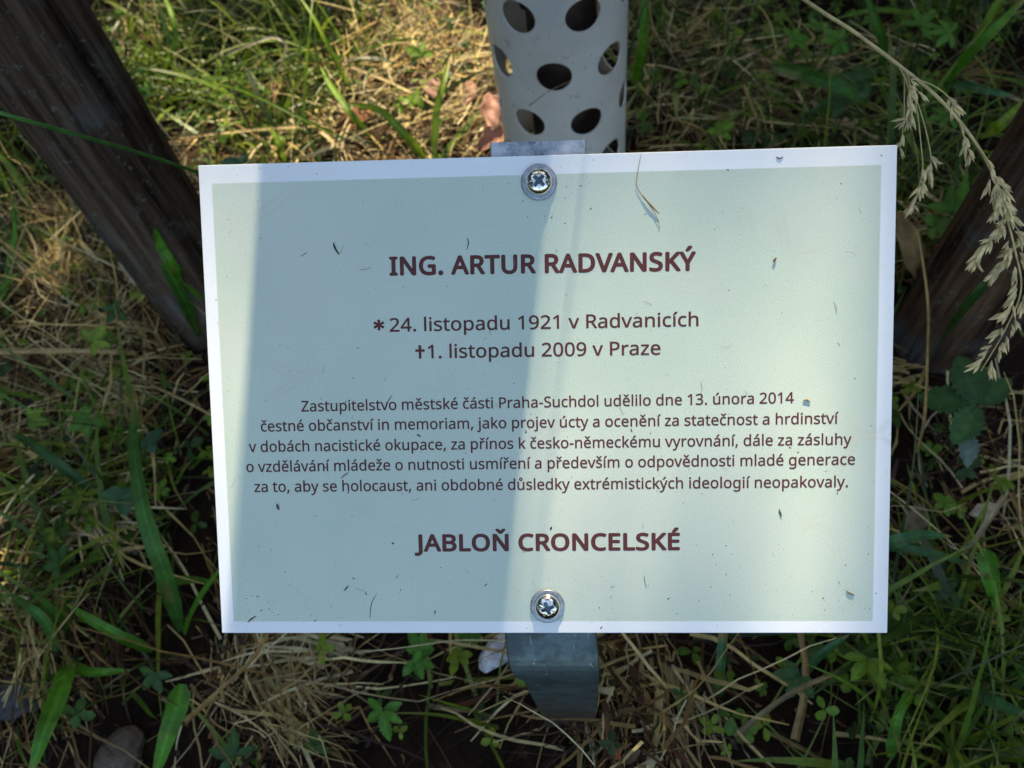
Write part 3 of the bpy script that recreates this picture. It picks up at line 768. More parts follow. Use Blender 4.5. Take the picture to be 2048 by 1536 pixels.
ú496 427,430 427,0 370,0 359,57 356,57 346,43 334,31 321,20 306,11 290,4 273,-1 256,-5 238,-7 220,-8 187,-6 159,-1 134,8 112,21 95,38 81,59 71,85 65,114 63,148 63,430 135,430 135,153 137,122 145,96 158,76 176,62 200,53 230,51 260,53 285,59 306,69 323,82 336,100 345,121 352,146 356,175 357,206 357,430;366,606 346,579 316,546 283,513 252,486 205,486 205,496 231,532 259,575 281,614 366,614
ý409 1,430 76,430 169,185 184,144 196,105 205,68 209,68 224,121 245,186 333,430 409,430 224,-59 213,-85 201,-108 188,-130 173,-148 157,-164 138,-176 117,-185 94,-191 67,-192 34,-190 9,-186 9,-130 30,-133 56,-135 72,-134 86,-131 99,-126 110,-118 121,-110 130,-99 138,-87 145,-73 152,-59 174,-2;323,606 302,579 272,546 239,513 209,486 162,486 162,496 188,532 216,575 238,614 323,614
č385 241,-8 204,-5 170,2 139,15 112,34 88,58 69,87 55,123 47,165 44,213 47,262 56,305 71,342 90,372 114,396 142,415 174,428 208,435 245,438 267,437 288,435 309,431 328,426 344,421 358,415 337,356 292,370 244,376 217,374 193,368 172,358 155,343 141,325 131,303 123,277 119,247 117,213 119,181 123,152 131,126 141,104 155,86 172,71 191,61 214,55 240,53 262,54 283,56 302,60 351,78 351,15 336,8 320,3 304,-2 285,-5 264,-7;191,486 163,526 126,568 92,604 92,614 140,614 184,581 226,540 270,581 314,614 363,614 363,604 328,568 291,526 263,486
ě452 234,438 269,435 301,427 329,414 354,396 374,373 390,346 402,315 409,281 411,244 411,201 117,201 122,157 134,119 154,90 181,69 215,56 254,52 280,53 305,56 327,60 392,82 392,20 370,11 349,4 327,-1 304,-5 279,-7 251,-8 212,-5 176,3 143,17 114,36 90,61 70,91 56,126 47,167 44,212 47,257 55,297 68,333 86,364 108,390 134,411 164,426 198,435;233,380 202,377 175,366 154,348 137,323 125,293 119,257 338,257 336,281 333,302 326,322 318,338 306,353 292,364 276,373 256,378;192,486 164,526 127,568 93,604 93,614 141,614 184,581 227,540 271,581 314,614 364,614 364,604 329,568 291,526 264,486
Ň609 532,0 447,0 141,476 138,476 141,432 143,378 144,320 144,0 78,0 78,573 161,573 467,99 470,99 468,137 466,193 464,249 464,573 532,573;268,629 240,668 203,711 169,747 169,757 217,757 261,724 303,683 347,724 391,757 440,757 440,747 405,711 368,668 340,629
ř331 269,438 295,437 319,433 310,368 287,372 264,374 248,373 232,369 217,363 202,355 189,346 176,334 166,321 156,305 149,289 143,270 140,251 139,229 139,0 68,0 68,430 126,430 134,351 137,351 147,367 158,381 170,395 183,407 198,418 214,426 231,433 249,437;156,486 128,526 91,568 57,604 57,614 105,614 148,581 191,540 235,581 278,614 328,614 328,604 293,568 255,526 228,486
š384 348,119 346,92 339,69 327,49 311,32 292,18 268,6 241,-2 210,-6 176,-8 148,-7 122,-5 99,-1 78,5 59,11 42,19 42,83 104,60 128,54 153,50 178,49 211,51 236,57 256,66 269,79 277,94 280,112 279,123 276,132 271,141 264,150 253,158 239,167 174,196 103,228 84,239 69,252 57,266 48,283 43,302 41,324 46,358 61,386 85,408 118,425 157,435 202,438 228,437 252,434 275,430 298,424 319,417 339,409 315,353 258,372 238,377 218,379 197,380 171,379 149,374 131,366 118,356 111,343 108,328 109,317 113,307 119,298 127,290 139,282 154,274 219,246 289,215 306,203 321,191 333,176 341,159 346,140;156,486 128,526 91,568 57,604 57,614 105,614 148,581 191,540 235,581 278,614 328,614 328,604 293,568 255,526 228,486
ů496 427,430 427,0 370,0 359,57 356,57 346,43 334,31 321,20 306,11 290,4 273,-1 256,-5 238,-7 220,-8 187,-6 159,-1 134,8 112,21 95,38 81,59 71,85 65,114 63,148 63,430 135,430 135,153 137,122 145,96 158,76 176,62 200,53 230,51 260,53 285,59 306,69 323,82 336,100 345,121 352,146 356,175 357,206 357,430;247,486 222,488 201,496 184,508 170,525 162,546 160,571 162,596 170,616 184,633 201,645 222,653 247,655 271,653 292,645 310,633 325,617 333,596 336,572 333,547 325,525 311,508 292,496 271,488;247,526 260,527 270,531 279,538 286,547 291,558 292,571 290,584 286,595 279,604 270,611 259,615 247,616 235,615 224,611 215,604 208,595 204,584 202,571 203,558 207,547 214,538 223,531 234,527
ž377 346,0 31,0 31,47 262,375 45,375 45,430 340,430 340,377 112,55 346,55;152,486 123,526 87,568 53,604 53,614 101,614 144,581 187,540 231,581 274,614 324,614 324,604 289,568 251,526 224,486
"""

# ------------------------------------------------------------------ sign
FOOT = at(1145, 1442, 0.0)
M_PLATE = Matrix(((PU[0], PV[0], PN[0], PC[0]), (PU[1], PV[1], PN[1], PC[1]), (PU[2], PV[2], PN[2], PC[2]), (0, 0, 0, 1)))
sign = empty('memorial_sign', FOOT)
sign.matrix_world = Matrix.Translation(Vector(FOOT)) @ M_PLATE.to_3x3().to_4x4()
PIN = sign.matrix_world.inverted() @ M_PLATE
tag(sign, 'white bordered sage green memorial plaque with maroon Czech text screwed to a steel stake', 'sign')
HU, HV, TH = 0.105, 0.074, 0.002


def on_sign(o, parent=sign):
    o.parent = parent
    o.matrix_parent_inverse = PIN.copy() if parent is sign else Matrix.Identity(4)
    return o


def box_mesh(name, x0, x1, y0, y1, z0, z1, bev):
    import bmesh
    bm = bmesh.new()
    bmesh.ops.create_cube(bm, size=1)
    for v in bm.verts:
        v.co = ((x0 + x1) / 2 + v.co.x * (x1 - x0), (y0 + y1) / 2 + v.co.y * (y1 - y0), (z0 + z1) / 2 + v.co.z * (z1 - z0))
    bmesh.ops.bevel(bm, geom=bm.edges[:], offset=bev, segments=2, affect='EDGES', profile=0.5)
    me = bpy.data.meshes.new(name)
    bm.to_mesh(me); bm.free()
    return me


corner = lambda x, y: on_plate(x, y)
ml = (corner(424, 700)[0] + HU + corner(452, 900)[0] + HU) / 2 - 0.0008
fl = np.mean([corner(424, 370)[0], corner(467, 1245)[0]]) + HU
fr = HU - np.mean([corner(1762, 327)[0], corner(1746, 1240)[0]])
ft = HV - np.mean([corner(424, 370)[1], corner(1762, 327)[1]])
fb = np.mean([corner(467, 1245)[1], corner(1746, 1240)[1]]) + HV
panel = on_sign(link('panel', box_mesh('panel', -HU, HU, -HV, HV, -TH, 0, 0.00025), panel_mat(HU, HV, fl, fr, ft, fb), smooth=False))

GLYPHS = {}
for row in GLYPH_DATA.strip('\n').split('\n'):
    ch, rest = row[0], row[1:]
    adv, _, body = rest.partition(' ')
    GLYPHS[ch] = (int(adv) / 1000, [[tuple(int(q) / 1000 for q in p.split(',')) for p in poly.split(' ')] for poly in body.split(';') if poly])
# the dagger that marks a date of death
GLYPHS['\u2020'] = (0.47, [[(.175, 0), (.265, 0), (.262, .30), (.40, .295), (.40, .385), (.262, .38), (.268, .56), (.172, .56), (.178, .38), (.04, .385), (.04, .295), (.178, .30)]])
GLYPHS['*'] = (0.50, [[(.25 + r_ * math.sin(a_), .30 + r_ * math.cos(a_)) for k_ in range(6) for r_, a_ in ((.075, k_ * math.pi / 3 - math.pi / 6), (.225, k_ * math.pi / 3 - .21), (.225, k_ * math.pi / 3 + .21))]])
KERN = {('V', 'A'): -.04, ('A', 'V'): -.04, ('R', 'A'): 0, ('K', '\u00dd'): -.01, ('1', '.'): -.01, ('v', 'o'): -.005, ('P', 'r'): -.01, ('*', ' '): -.06, ('\u2020', '1'): .0}


GLYPH_MESH = {}


def glyph_mesh(ch, bold):
    """The filled outline of one letter, one em high."""
    if (ch, bold) not in GLYPH_MESH:
        cu = bpy.data.curves.new('glyph', 'CURVE')
        cu.dimensions = '2D'; cu.fill_mode = 'BOTH'; cu.extrude = 0.0
        for q in GLYPHS[ch][1]:
            sp = cu.splines.new('POLY')
            sp.points.add(len(q) - 1)
            for pt, (gx, gy) in zip(sp.points, q):
                pt.co = (gx, gy, 0, 1)
            sp.use_cyclic_u = True
        tmp = bpy.data.objects.new('glyph', cu)
        COL.objects.link(tmp)
        me = bpy.data.meshes.new_from_object(tmp.evaluated_get(bpy.context.evaluated_depsgraph_get()))
        GLYPH_MESH[ch, bold] = ([tuple(v.co) for v in me.vertices], [tuple(p.vertices) for p in me.polygons])
        bpy.data.objects.remove(tmp); bpy.data.curves.remove(cu); bpy.data.meshes.remove(me)
    return GLYPH_MESH[ch, bold]


def lettering(text, left, right, cap_px, bold):
    """One printed line: LEFT and RIGHT are where its base line starts and ends in the photograph."""
    a, b = np.array(on_plate(*left)), np.array(on_plate(*right))
    top = np.array(on_plate(left[0], left[1] - cap_px))
    L = np.linalg.norm(b - a)
    d = (b - a) / L; nrm = np.array([-d[1], d[0]])
    cap = (top - a) @ nrm
    x, V, F, prev = 0.0, [], [], None
    spread = 0.030 if bold else 0.012
    for ch in text:
        x += KERN.get((prev, ch), 0)
        if GLYPHS[ch][1]:
            gv, gf = glyph_mesh(ch, bold)
            for k in range(9):                           # the ink spreads a little round the outline
                ex, ey = (0, 0) if k == 8 else (spread * math.cos(k * math.pi / 4), spread * math.sin(k * math.pi / 4))
                F += [tuple(i + len(V) for i in f) for f in gf]
                V += [(x + q[0] + ex, q[1] + ey, 0.00003 + k * 0.000003) for q in gv]
        x += GLYPHS[ch][0] + (0.014 if bold else 0.003)
        prev = ch
    V = np.array(V)
    sx, sy = L / (V[:, 0].max() - V[:, 0].min()), cap / 0.714
    p = a + np.outer((V[:, 0] - V[:, 0].min()) * sx, d) + np.outer(V[:, 1] * sy, nrm)
    me = mesh('lettering', np.column_stack([p, V[:, 2]]), F)
    on_sign(link('lettering', me, M_INK, smooth=False), panel)


for args in (
        ('ING. ARTUR RADVANSK\u00dd', (779, 550), (1392, 540), 43.5, True),
        ('* 24. listopadu 1921 v Radvanic\u00edch', (747, 664), (1397, 652), 33, False),
        ('\u20201. listopadu 2009 v Praze', (831, 717), (1321, 709), 33, False),
        ('Zastupitelstvo m\u011bstsk\u00e9 \u010d\u00e1sti Praha-Suchdol ud\u011blilo dne 13. \u00fanora 2014', (603, 823), (1588, 806), 26, False),
        ('\u010destn\u00e9 ob\u010danstv\u00ed in memoriam, jako projev \u00facty a ocen\u011bn\u00ed za state\u010dnost a hrdinstv\u00ed', (522, 863), (1677, 847), 26, False),
        ('v dob\u00e1ch nacistick\u00e9 okupace, za p\u0159\u00ednos k \u010desko-n\u011bmeck\u00e9mu vyrovn\u00e1n\u00ed, d\u00e1le za z\u00e1sluhy', (498, 904), (1703, 889), 26, False),
        ('o vzd\u011bl\u00e1v\u00e1n\u00ed ml\u00e1de\u017ee o nutnosti usm\u00ed\u0159en\u00ed a p\u0159edev\u0161\u00edm o odpov\u011bdnosti mlad\u00e9 generace', (493, 944), (1710, 929), 26, False),
        ('za to, aby se holocaust, ani obdobn\u00e9 d\u016fsledky extr\u00e9mistick\u00fdch ideologi\u00ed neopakovaly.', (509, 984), (1696, 974), 26, False),
        ('JABLO\u0147 CRONCELSK\u00c9', (829, 1102), (1360, 1099), 39.5, True)):
    lettering(*args)


def lathe(name, prof, seg=64):
    """prof: (radius, height) from the rim to the centre."""
    verts, faces = [], []
    for r, z in prof:
        for k in range(seg):
            t = 2 * math.pi * k / seg
            verts.append((r * math.cos(t), r * math.sin(t), z))
    for i in range(len(prof) - 1):
        for k in range(seg):
            k2 = (k + 1) % seg
            faces.append((i * seg + k, i * seg + k2, (i + 1) * seg + k2, (i + 1) * seg + k))
    return verts, faces


def screw(px, py, turn, tilt):
    u, v = on_plate(px, py)
    off = V3(u, v, 0)
    R_, H_, z0 = 0.0042, 0.0027, 0.0009
    nr, seg = 64, 160
    verts, faces, depths = [], [], []
    for i in range(nr + 1):
        r = R_ * (1 - i / nr)
        for k in range(seg):
            t = 2 * math.pi * k / seg
            x, y = r * math.cos(t), r * math.sin(t)
            z = z0 + 0.0002 + H_ * (1 - (r / R_) ** 2.2) ** 0.55
            cut = 0
            for m in range(2):
                aa = turn + m * math.pi / 2
                p, q = abs(x * math.cos(aa) + y * math.sin(aa)), abs(-x * math.sin(aa) + y * math.cos(aa))
                wq = 0.00068 * (1 - 0.25 * p / 0.0021)
                f = min(1, max(0, (wq - q) / 0.00012)) * min(1, max(0, (0.0021 - p) / 0.00016))
                cut = max(cut, f * (0.0013 - 0.25 * p))
                a2 = aa + math.pi / 4
                p, q = abs(x * math.cos(a2) + y * math.sin(a2)), abs(-x * math.sin(a2) + y * math.cos(a2))
                f = min(1, max(0, (0.00016 - q) / 0.0001)) * (1 if 0.0011 < p < 0.0026 else 0)
                cut = max(cut, f * 0.00022)
            depths.append(cut)
            verts.append(off + V3(x + tilt[0] * (z - z0), y + tilt[1] * (z - z0), z - cut))
    for i in range(nr):
        for k in range(seg):
            k2 = (k + 1) % seg
            faces.append((i * seg + k, i * seg + k2, (i + 1) * seg + k2, (i + 1) * seg + k))
    hm = mesh('screw', verts, faces)
    head = on_sign(link('screw', hm, M_CHROME))
    hm.materials.append(M_RECESS)
    deep = np.array(depths) > 0.0003
    hm.polygons.foreach_set('material_index', [1 if sum(deep[i] for i in f) >= 3 else 0 for f in faces])
    pr = [(0.00520, 0.00002), (0.00535, 0.00015), (0.00535, 0.00065), (0.00522, 0.00082), (0.0049, 0.0009), (0.0042, 0.00088), (0.0030, 0.00088), (0.0010, 0.00088)]
    vs, fs = lathe('washer', pr)
    on_sign(link('washer', mesh('washer', [V3(*q) + off for q in vs], fs), M_WASHER), head)


screw(1078, 365, math.radians(47), (0, 0))
screw(1095, 1211, math.radians(20), (0.0, 0.10))

# the flat steel bar: behind the panel, bent below it and driven into the ground
def bar():
    Rp = np.stack([PU, PV, PN])
    down = Rp @ V3(0.0, 0.02, -1.0)
    ut, vt = on_plate(1076, 279)
    ub, vb = on_plate(1100, 1268)
    th = 0.003
    zt = -TH - 0.0002
    w = 0.0146
    path = [(V3(ut, vt, zt), w, w), (V3(ut, HV - 0.004, zt), w, w), (V3((ut + ub) / 2, 0, zt), w, w), (V3(ub, -HV, zt), w, w)]
    bend = V3(ub + 0.0008, -HV - 0.0078, zt)
    dirs0 = V3(0.02, -1, 0)
    p = bend.copy()
    path.append((p.copy(), w, w))
    n = 7
    for i in range(1, n + 1):
        f = i / n
        dd = dirs0 * (1 - f) + down * f
        dd /= np.linalg.norm(dd)
        p = p + dd * 0.0022
        path.append((p.copy(), w - 0.0006 * i * f, w))
    for k in range(1, 15):
        p = p + down * 0.0135
        path.append((p.copy(), w - 0.0042 - 0.00035 * k, w - 0.0001 * k))
    pts = [q[0] for q in path]
    T = np.gradient(np.array(pts), axis=0)
    T /= np.linalg.norm(T, axis=1)[:, None]
    verts, faces = [], []
    for (q, wl, wr), t in zip(path, T):
        nrm = np.cross(V3(1, 0, 0), -t); nrm /= np.linalg.norm(nrm)
        if nrm[2] < 0 and nrm @ V3(0, 0, 1) < -0.2: nrm = -nrm
        e = 0.0004
        for (x, z) in ((-wl, -e), (-wl + e, 0), (wr - e, 0), (wr, -e), (wr, -th + e), (wr - e, -th), (-wl + e, -th), (-wl, -th + e)):
            verts.append(q + V3(1, 0, 0) * x + nrm * z)
    m = len(path)
    for i in range(m - 1):
        for k in range(8):
            k2 = (k + 1) % 8
            faces.append((i * 8 + k, (i + 1) * 8 + k, (i + 1) * 8 + k2, i * 8 + k2))
    faces.append(tuple(range(8))); faces.append(tuple((m - 1) * 8 + k for k in range(7, -1, -1)))
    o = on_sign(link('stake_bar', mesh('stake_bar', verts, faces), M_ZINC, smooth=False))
    import bmesh
    bm = bmesh.new(); bm.from_mesh(o.data); bmesh.ops.recalc_face_normals(bm, faces=bm.faces); bm.to_mesh(o.data); bm.free()


bar()

# ------------------------------------------------------------------ tree guard and sapling
def guard():
    """A rolled sheet of milky plastic with staggered round holes cut through its lower part."""
    import bmesh
    H, pitch = 1.05, 0.0363
    circ = 2 * math.pi * TUBE_R
    cols = 7
    step = circ / cols
    rows = int(H / pitch) + 1
    A0 = math.radians(13.0)

    def P(s, z, r):
        a = s / TUBE_R
        r += .005 * max(z, 0)
        return V3(TUBE_C[0] + TUBE_L[0] * z + .045 * z * z + r * math.sin(a), TUBE_C[1] + TUBE_L[1] * z - r * math.cos(a), z)
    # build by diamond cells: every cell is a parallelogram round one hole, filled by a ring from the hole's rim to the cell's edge
    me_v, me_f = [], []
    index = {}

    def vid(s, z):
        key = (round((s % circ) * 1e6) % int(round(circ * 1e6)), round(z * 1e6))
        if key not in index:
            index[key] = len(me_v); me_v.append((s, z))
        return index[key]
    for r in range(-1, rows + 1):
        for c in range(cols):
            s0 = A0 * TUBE_R + c * step + (step / 2 if r % 2 else 0)
            z0 = 0.0160 + r * pitch
            # brick cell
            n = 8
            edge = []
            hw, hh = step / 2, pitch / 2
            for i in range(n): edge.append((s0 - hw + 2 * hw * i / n, z0 - hh))
            for i in range(n): edge.append((s0 + hw, z0 - hh + 2 * hh * i / n))
            for i in range(n): edge.append((s0 + hw - 2 * hw * i / n, z0 + hh))
            for i in range(n): edge.append((s0 - hw, z0 + hh - 2 * hh * i / n))
            prev = [vid(*e) for e in edge]
            if z0 < -0.02 or z0 > H: continue
            for f in (0.5, 1.0):
                ring = []
                for (es, ez) in edge:
                    hole_r = 0.0106 if z0 < 0.42 else 0.00001  # no holes higher up: unseen part kept solid to block light spots
                    a = math.atan2(ez - z0, es - s0)
                    hs, hz = s0 + hole_r * math.cos(a), z0 + hole_r * 0.93 * math.sin(a)
                    ss, zz = es + (hs - es) * f, ez + (hz - ez) * f
                    me_v.append((ss, zz)); ring.append(len(me_v) - 1)
                for i in range(len(edge)):
                    j = (i + 1) % len(edge)
                    me_f.append((prev[i], prev[j], ring[j], ring[i]))
                prev = ring
    used = sorted({i for f in me_f for i in f})
    mp = {i: k for k, i in enumerate(used)}
    V = [P(me_v[i][0], me_v[i][1], TUBE_R) for i in used]
    F = [tuple(mp[i] for i in f) for f in me_f]
    me = mesh('tree_guard', V, F)
    bm = bmesh.new(); bm.from_mesh(me)
    bmesh.ops.remove_doubles(bm, verts=bm.verts, dist=1e-5)
    bmesh.ops.recalc_face_normals(bm, faces=bm.faces)
    bm.to_mesh(me); bm.free()
    o = link('tree_guard', me, M_PLASTIC)
    md = o.modifiers.new('thickness', 'SOLIDIFY'); md.thickness = 0.0010; md.offset = -1
    es = o.modifiers.new('sharp rims', 'EDGE_SPLIT'); es.split_angle = math.radians(40)
    tag(o, 'milky white perforated plastic tube round the sapling behind the plaque', 'tree guard')


guard()

# what the sunlight must reach: patches of ground (picture x, y, radii, share of leaves left out) and the face of the sign
OPEN = [(270, 50, 130, 90, .97), (470, 130, 260, 140, .93), (650, 250, 430, 140, 1), (860, 120, 230, 190, 1), (1000, 300, 140, 100, 1),
        (60, 420, 150, 200, .78), (200, 640, 170, 120, .55), (-10, 1240, 150, 190, 1), (1420, 190, 170, 150, .55), (1930, 130, 170, 140, .6), (1830, 430, 60, 60, .5)]


def lets_sun_in(P, reach=0.0):
    P = np.asarray(P)
    drop = np.zeros(len(P), bool)
    t = ((P - PC) @ PN) / (SUN @ PN)
    Q = P - t[:, None] * SUN - PC
    u, v = Q @ PU, Q @ PV
    k = rng.random(len(P))
    pr = np.where(u > 0.105, np.clip(1 - (u - 0.105) / 0.045, 0, 1), 1.0)
    if reach: pr[:] = 1.0
    drop |= (np.abs(v) < 0.135 + reach) & (u > -0.15 - reach) & (u < 0.15 + reach) & (k < pr) & (t > 0)
    t = (P[:, 2] - 0.02) / SUN[2]
    g = P - t[:, None] * SUN
    x, y = pix(g)
    for cx, cy, rx, ry, p in OPEN:
        rx, ry = rx + reach * 1500, ry + reach * 1500
        drop |= (((x - cx) / rx) ** 2 + ((y - cy) / ry) ** 2 < 1) & (rng.random(len(P)) < p)
    return ~drop


def leaves(name, C, size, parent, mat=None, asp=0.62):
    N = len(C)
    ph, th, ro = rng.uniform(0, 6.283, N), rng.normal(0, .55, N), rng.normal(0, .6, N)
    L_ = size * rng.uniform(.7, 1.25, N)
    X = np.stack([np.cos(ph) * np.cos(th), np.sin(ph) * np.cos(th), np.sin(th)], 1)
    Y = np.stack([-np.sin(ph), np.cos(ph), np.zeros(N)], 1)
    Z = np.cross(X, Y)
    Y2 = Y * np.cos(ro)[:, None] + Z * np.sin(ro)[:, None]
    Zn = np.cross(X, Y2)
    st = [(-.5, 0), (-.2, .5), (.15, .46), (.5, 0)]
    pts = []
    for s, w in st:
        c = C + X * (s * L_)[:, None] - Zn * (.25 * s * s * L_)[:, None]
        if w == 0: pts += [c]
        else: pts += [c - Y2 * (w * asp * L_)[:, None] + Zn * (.1 * L_)[:, None], c, c + Y2 * (w * asp * L_)[:, None] + Zn * (.1 * L_)[:, None]]
    V = np.stack(pts, 1)
    base = np.arange(N)[:, None] * 8
    q = np.concatenate([base + np.array(f) for f in ((0, 2, 1, 1), (1, 2, 5, 4), (2, 3, 6, 5))], 0) if False else None
    tri = [(0, 2, 1), (0, 3, 2), (4, 5, 7), (5, 6, 7)]
    qd = [(1, 2, 5, 4), (2, 3, 6, 5)]
    faces = [tuple(i * 8 + k for k in f) for i in range(N) for f in tri + qd]
    pal = np.array([[.045, .10, .02], [.06, .125, .025], [.035, .085, .02], [.08, .14, .03]])
    c = np.repeat((pal[rng.integers(0, 4, N)] * rng.uniform(.8, 1.2, (N, 1)))[:, None], 8, 1).reshape(-1, 3)
    return link(name, mesh(name, V.reshape(-1, 3), faces, c), mat or M_CROWN, parent, smooth=False)


def limb(name, a, b, r0, r1, parent, sag=0.0, n=8):
    a, b = np.asarray(a, float), np.asarray(b, float)
    mid = (a + b) / 2 + rng.normal(0, .06, 3) * np.linalg.norm(b - a) + V3(0, 0, sag)
    pts = spline([a, mid, b], n)
    if not lets_sun_in(spline([a, mid, b], 60)).all():   # this one would stand in the light of the plaque or a sunny patch
        return None
    return link(name, tube_mesh(name, pts, np.linspace(r0, r1, n), 9), M_BARK, parent)


def sapling():
    base = V3(TUBE_C[0] + .002, TUBE_C[1] - .002, 0)
    root = empty('apple_sapling', base)
    tag(root, 'young apple tree whose dark stem stands inside the perforated white tube', 'tree')
    top = base + V3(.06, .02, 1.9)
    pts = spline([base - V3(0, 0, .02), base + V3(-.006, .002, .4), base + V3(.014, .004, 1.0), top], 26)
    link('trunk', tube_mesh('trunk', pts, np.linspace(.023, .009, 26), 14, bump=lambda i, k: .10 * math.sin(k * 3 + i) * math.sin(i * 1.7 + k)), M_BARK, root)
    tips = []
    for k in range(9):
        z = 1.12 + .085 * k
        a = k * 2.4 + .4
        s = pts[np.argmin(abs(pts[:, 2] - z))]
        e = s + V3(math.cos(a) * (.62 - .04 * k), math.sin(a) * (.62 - .04 * k), .28)
        limb('branch', s, e, .008, .003, root, -.03)
        tips.append((s, e))
    C = []
    for s, e in tips:
        f = rng.uniform(.25, 1.1, 95)[:, None]
        C.append(s * (1 - f) + e * f + rng.normal(0, .09, (95, 3)))
    C = np.concatenate(C)
    C = C[lets_sun_in(C)]
    leaves('crown', C, .07, root)


sapling()


def shade_tree():
    root = empty('shade_tree', (2.7, 3.6, 0))
    tag(root, 'broadleaf tree beyond the lawn that dapples the grass with shade', 'tree')
    b = V3(2.7, 3.6, 0)
    pts = spline([b - V3(0, 0, .05), b + V3(-.03, -.05, 1.0), b + V3(-.15, -.2, 2.2), b + V3(-.4, -.5, 3.6), b + V3(-.5, -.7, 4.6)], 24)
    link('trunk', tube_mesh('trunk', pts, np.linspace(.13, .04, 24), 16), M_BARK, root)
    # leaves stand between the sun and the ground they shade
    N = 9000
    g = np.stack([rng.uniform(-.75, .9, N), rng.uniform(-.35, 1.15, N), np.zeros(N)], 1)
    C = g + SUN * rng.uniform(3.0, 4.6, N)[:, None]
    X = b + V3(-1.9, -.9, 3.1) + rng.normal(0, 1, (15000, 3)) * V3(1.5, .9, .75)
    X = X[(X[:, 2] > 1.6)]
    C = np.concatenate([C, X])
    C = C[lets_sun_in(C)]
    cen = C.mean(0)
    for k in range(9):
        s = pts[10 + k]
        e = C[rng.integers(0, len(C))]
        e = np.maximum(e, [1.0, -9, -9])
        limb('branch', s, s + (e - s) * .6, .035, .012, root, .1, 10)
    leaves('crown', C, .075, root)


shade_tree()


def screen(name_label, a, b, H, D, N):  # leaf wall added out of view to keep sky light off the ground
    a, b = np.array(a, float), np.array(b, float)
    d = (b - a); L_ = np.linalg.norm(d); d /= L_; s_ = np.array([-d[1], d[0]])
    root = empty('screen', (*(a + b) / 2, 0))
    tag(root, name_label, 'screen')
    n = int(L_ / .8)
    for k in range(n):
        p = a + d * ((k + .5) * L_ / n)
        q = V3(*p, -.05)
        link('stem', tube_mesh('stem', spline([q, q + V3(rng.normal(0, .1), rng.normal(0, .1), H * .45), q + V3(rng.normal(0, .2), rng.normal(0, .2), H * .85)], 8), np.linspace(.04, .012, 8), 8), M_BARK, root)
    t, w, z = rng.uniform(0, L_, N), rng.normal(0, D / 2, N), H * rng.beta(1.3, 1.05, N)
    z *= 1 + .10 * np.sin(t * 2.1) + .05 * np.sin(t * 5.3 + 1)
    C = np.column_stack([a[0] + d[0] * t + s_[0] * w, a[1] + d[1] * t + s_[1] * w, z + .05])
    C = C[lets_sun_in(C, 0.10)]
    leaves('foliage', C, .16, root)


screen('dense leafy hedge added unseen across the far side to dim the sky light', (-3.6, 3.1), (4.2, 3.3), 3.5, .8, 11000)
screen('leafy hedge added unseen along the left side to dim the sky light', (-2.6, -2.2), (-3.0, 2.9), 3.2, .7, 8000)
screen('leafy hedge added unseen along the right side to dim the sky light', (2.9, 2.6), (2.7, -2.2), 3.2, .7, 8000)


# ------------------------------------------------------------------ wooden stakes
def stake(c, r, lean, label, seed, mat, H=1.7):
    rg = np.random.default_rng(seed)
    na, nz = 96, 170
    a = np.linspace(0, 2 * np.pi, na, endpoint=False)
    z = np.concatenate([np.linspace(-.03, .5, 120), np.linspace(.51, H, nz - 120)])
    A, Z = np.meshgrid(a, z)
    rr = np.ones_like(A) * r
    rr *= 1 + .03 * np.sin(2 * A + 1.2 * Z + seed) + .018 * np.sin(3 * A - 2 * Z + seed) + .02 * np.sin(5 * Z + seed)
    for k in range(11):                                  # drying cracks along the grain
        a0 = rg.uniform(0, 2 * np.pi); z0 = rg.uniform(-.05, .5); hl = rg.uniform(.08, .3); dp = rg.uniform(.03, .10)
        da = np.angle(np.exp(1j * (A - a0 - .12 * np.sin(Z * 9 + k))))
        env = np.clip(1 - ((Z - z0) / hl) ** 2, 0, 1) ** .5
        rr *= 1 - dp * env * np.exp(-(da / .055) ** 2)
    for k in range(40):                                  # grain ridges
        rr *= 1 + .004 * np.sin(int(rg.integers(8, 40)) * A + rg.uniform(0, 6) + rg.normal(0, 2) * np.sin(Z * rg.uniform(2, 7))) * .5
    X = c[0] + lean[0] * Z + rr * np.cos(A)
    Y = c[1] + lean[1] * Z + rr * np.sin(A)
    V = np.stack([X, Y, Z], -1).reshape(-1, 3)
    i = np.arange(na * nz).reshape(nz, na)
    j = np.roll(i, -1, 1)
    F = np.stack([i[:-1], j[:-1], j[1:], i[1:]], -1).reshape(-1, 4).tolist() + [tuple(i[-1])]
    o = link('wooden_stake', mesh('wooden_stake', V, F), mat)
    tag(o, label, 'stake', 'stakes driven round the sapling')


stake(STAKES[0][0], STAKES[0][1], (-.004, .018), 'thick dark weathered stake crossed by a green stalk', 3, M_WOOD)
stake(STAKES[1][0], STAKES[1][1], (.033, -.012), 'dark brown stake behind the drooping dry seed heads', 8, M_WOOD_RED)


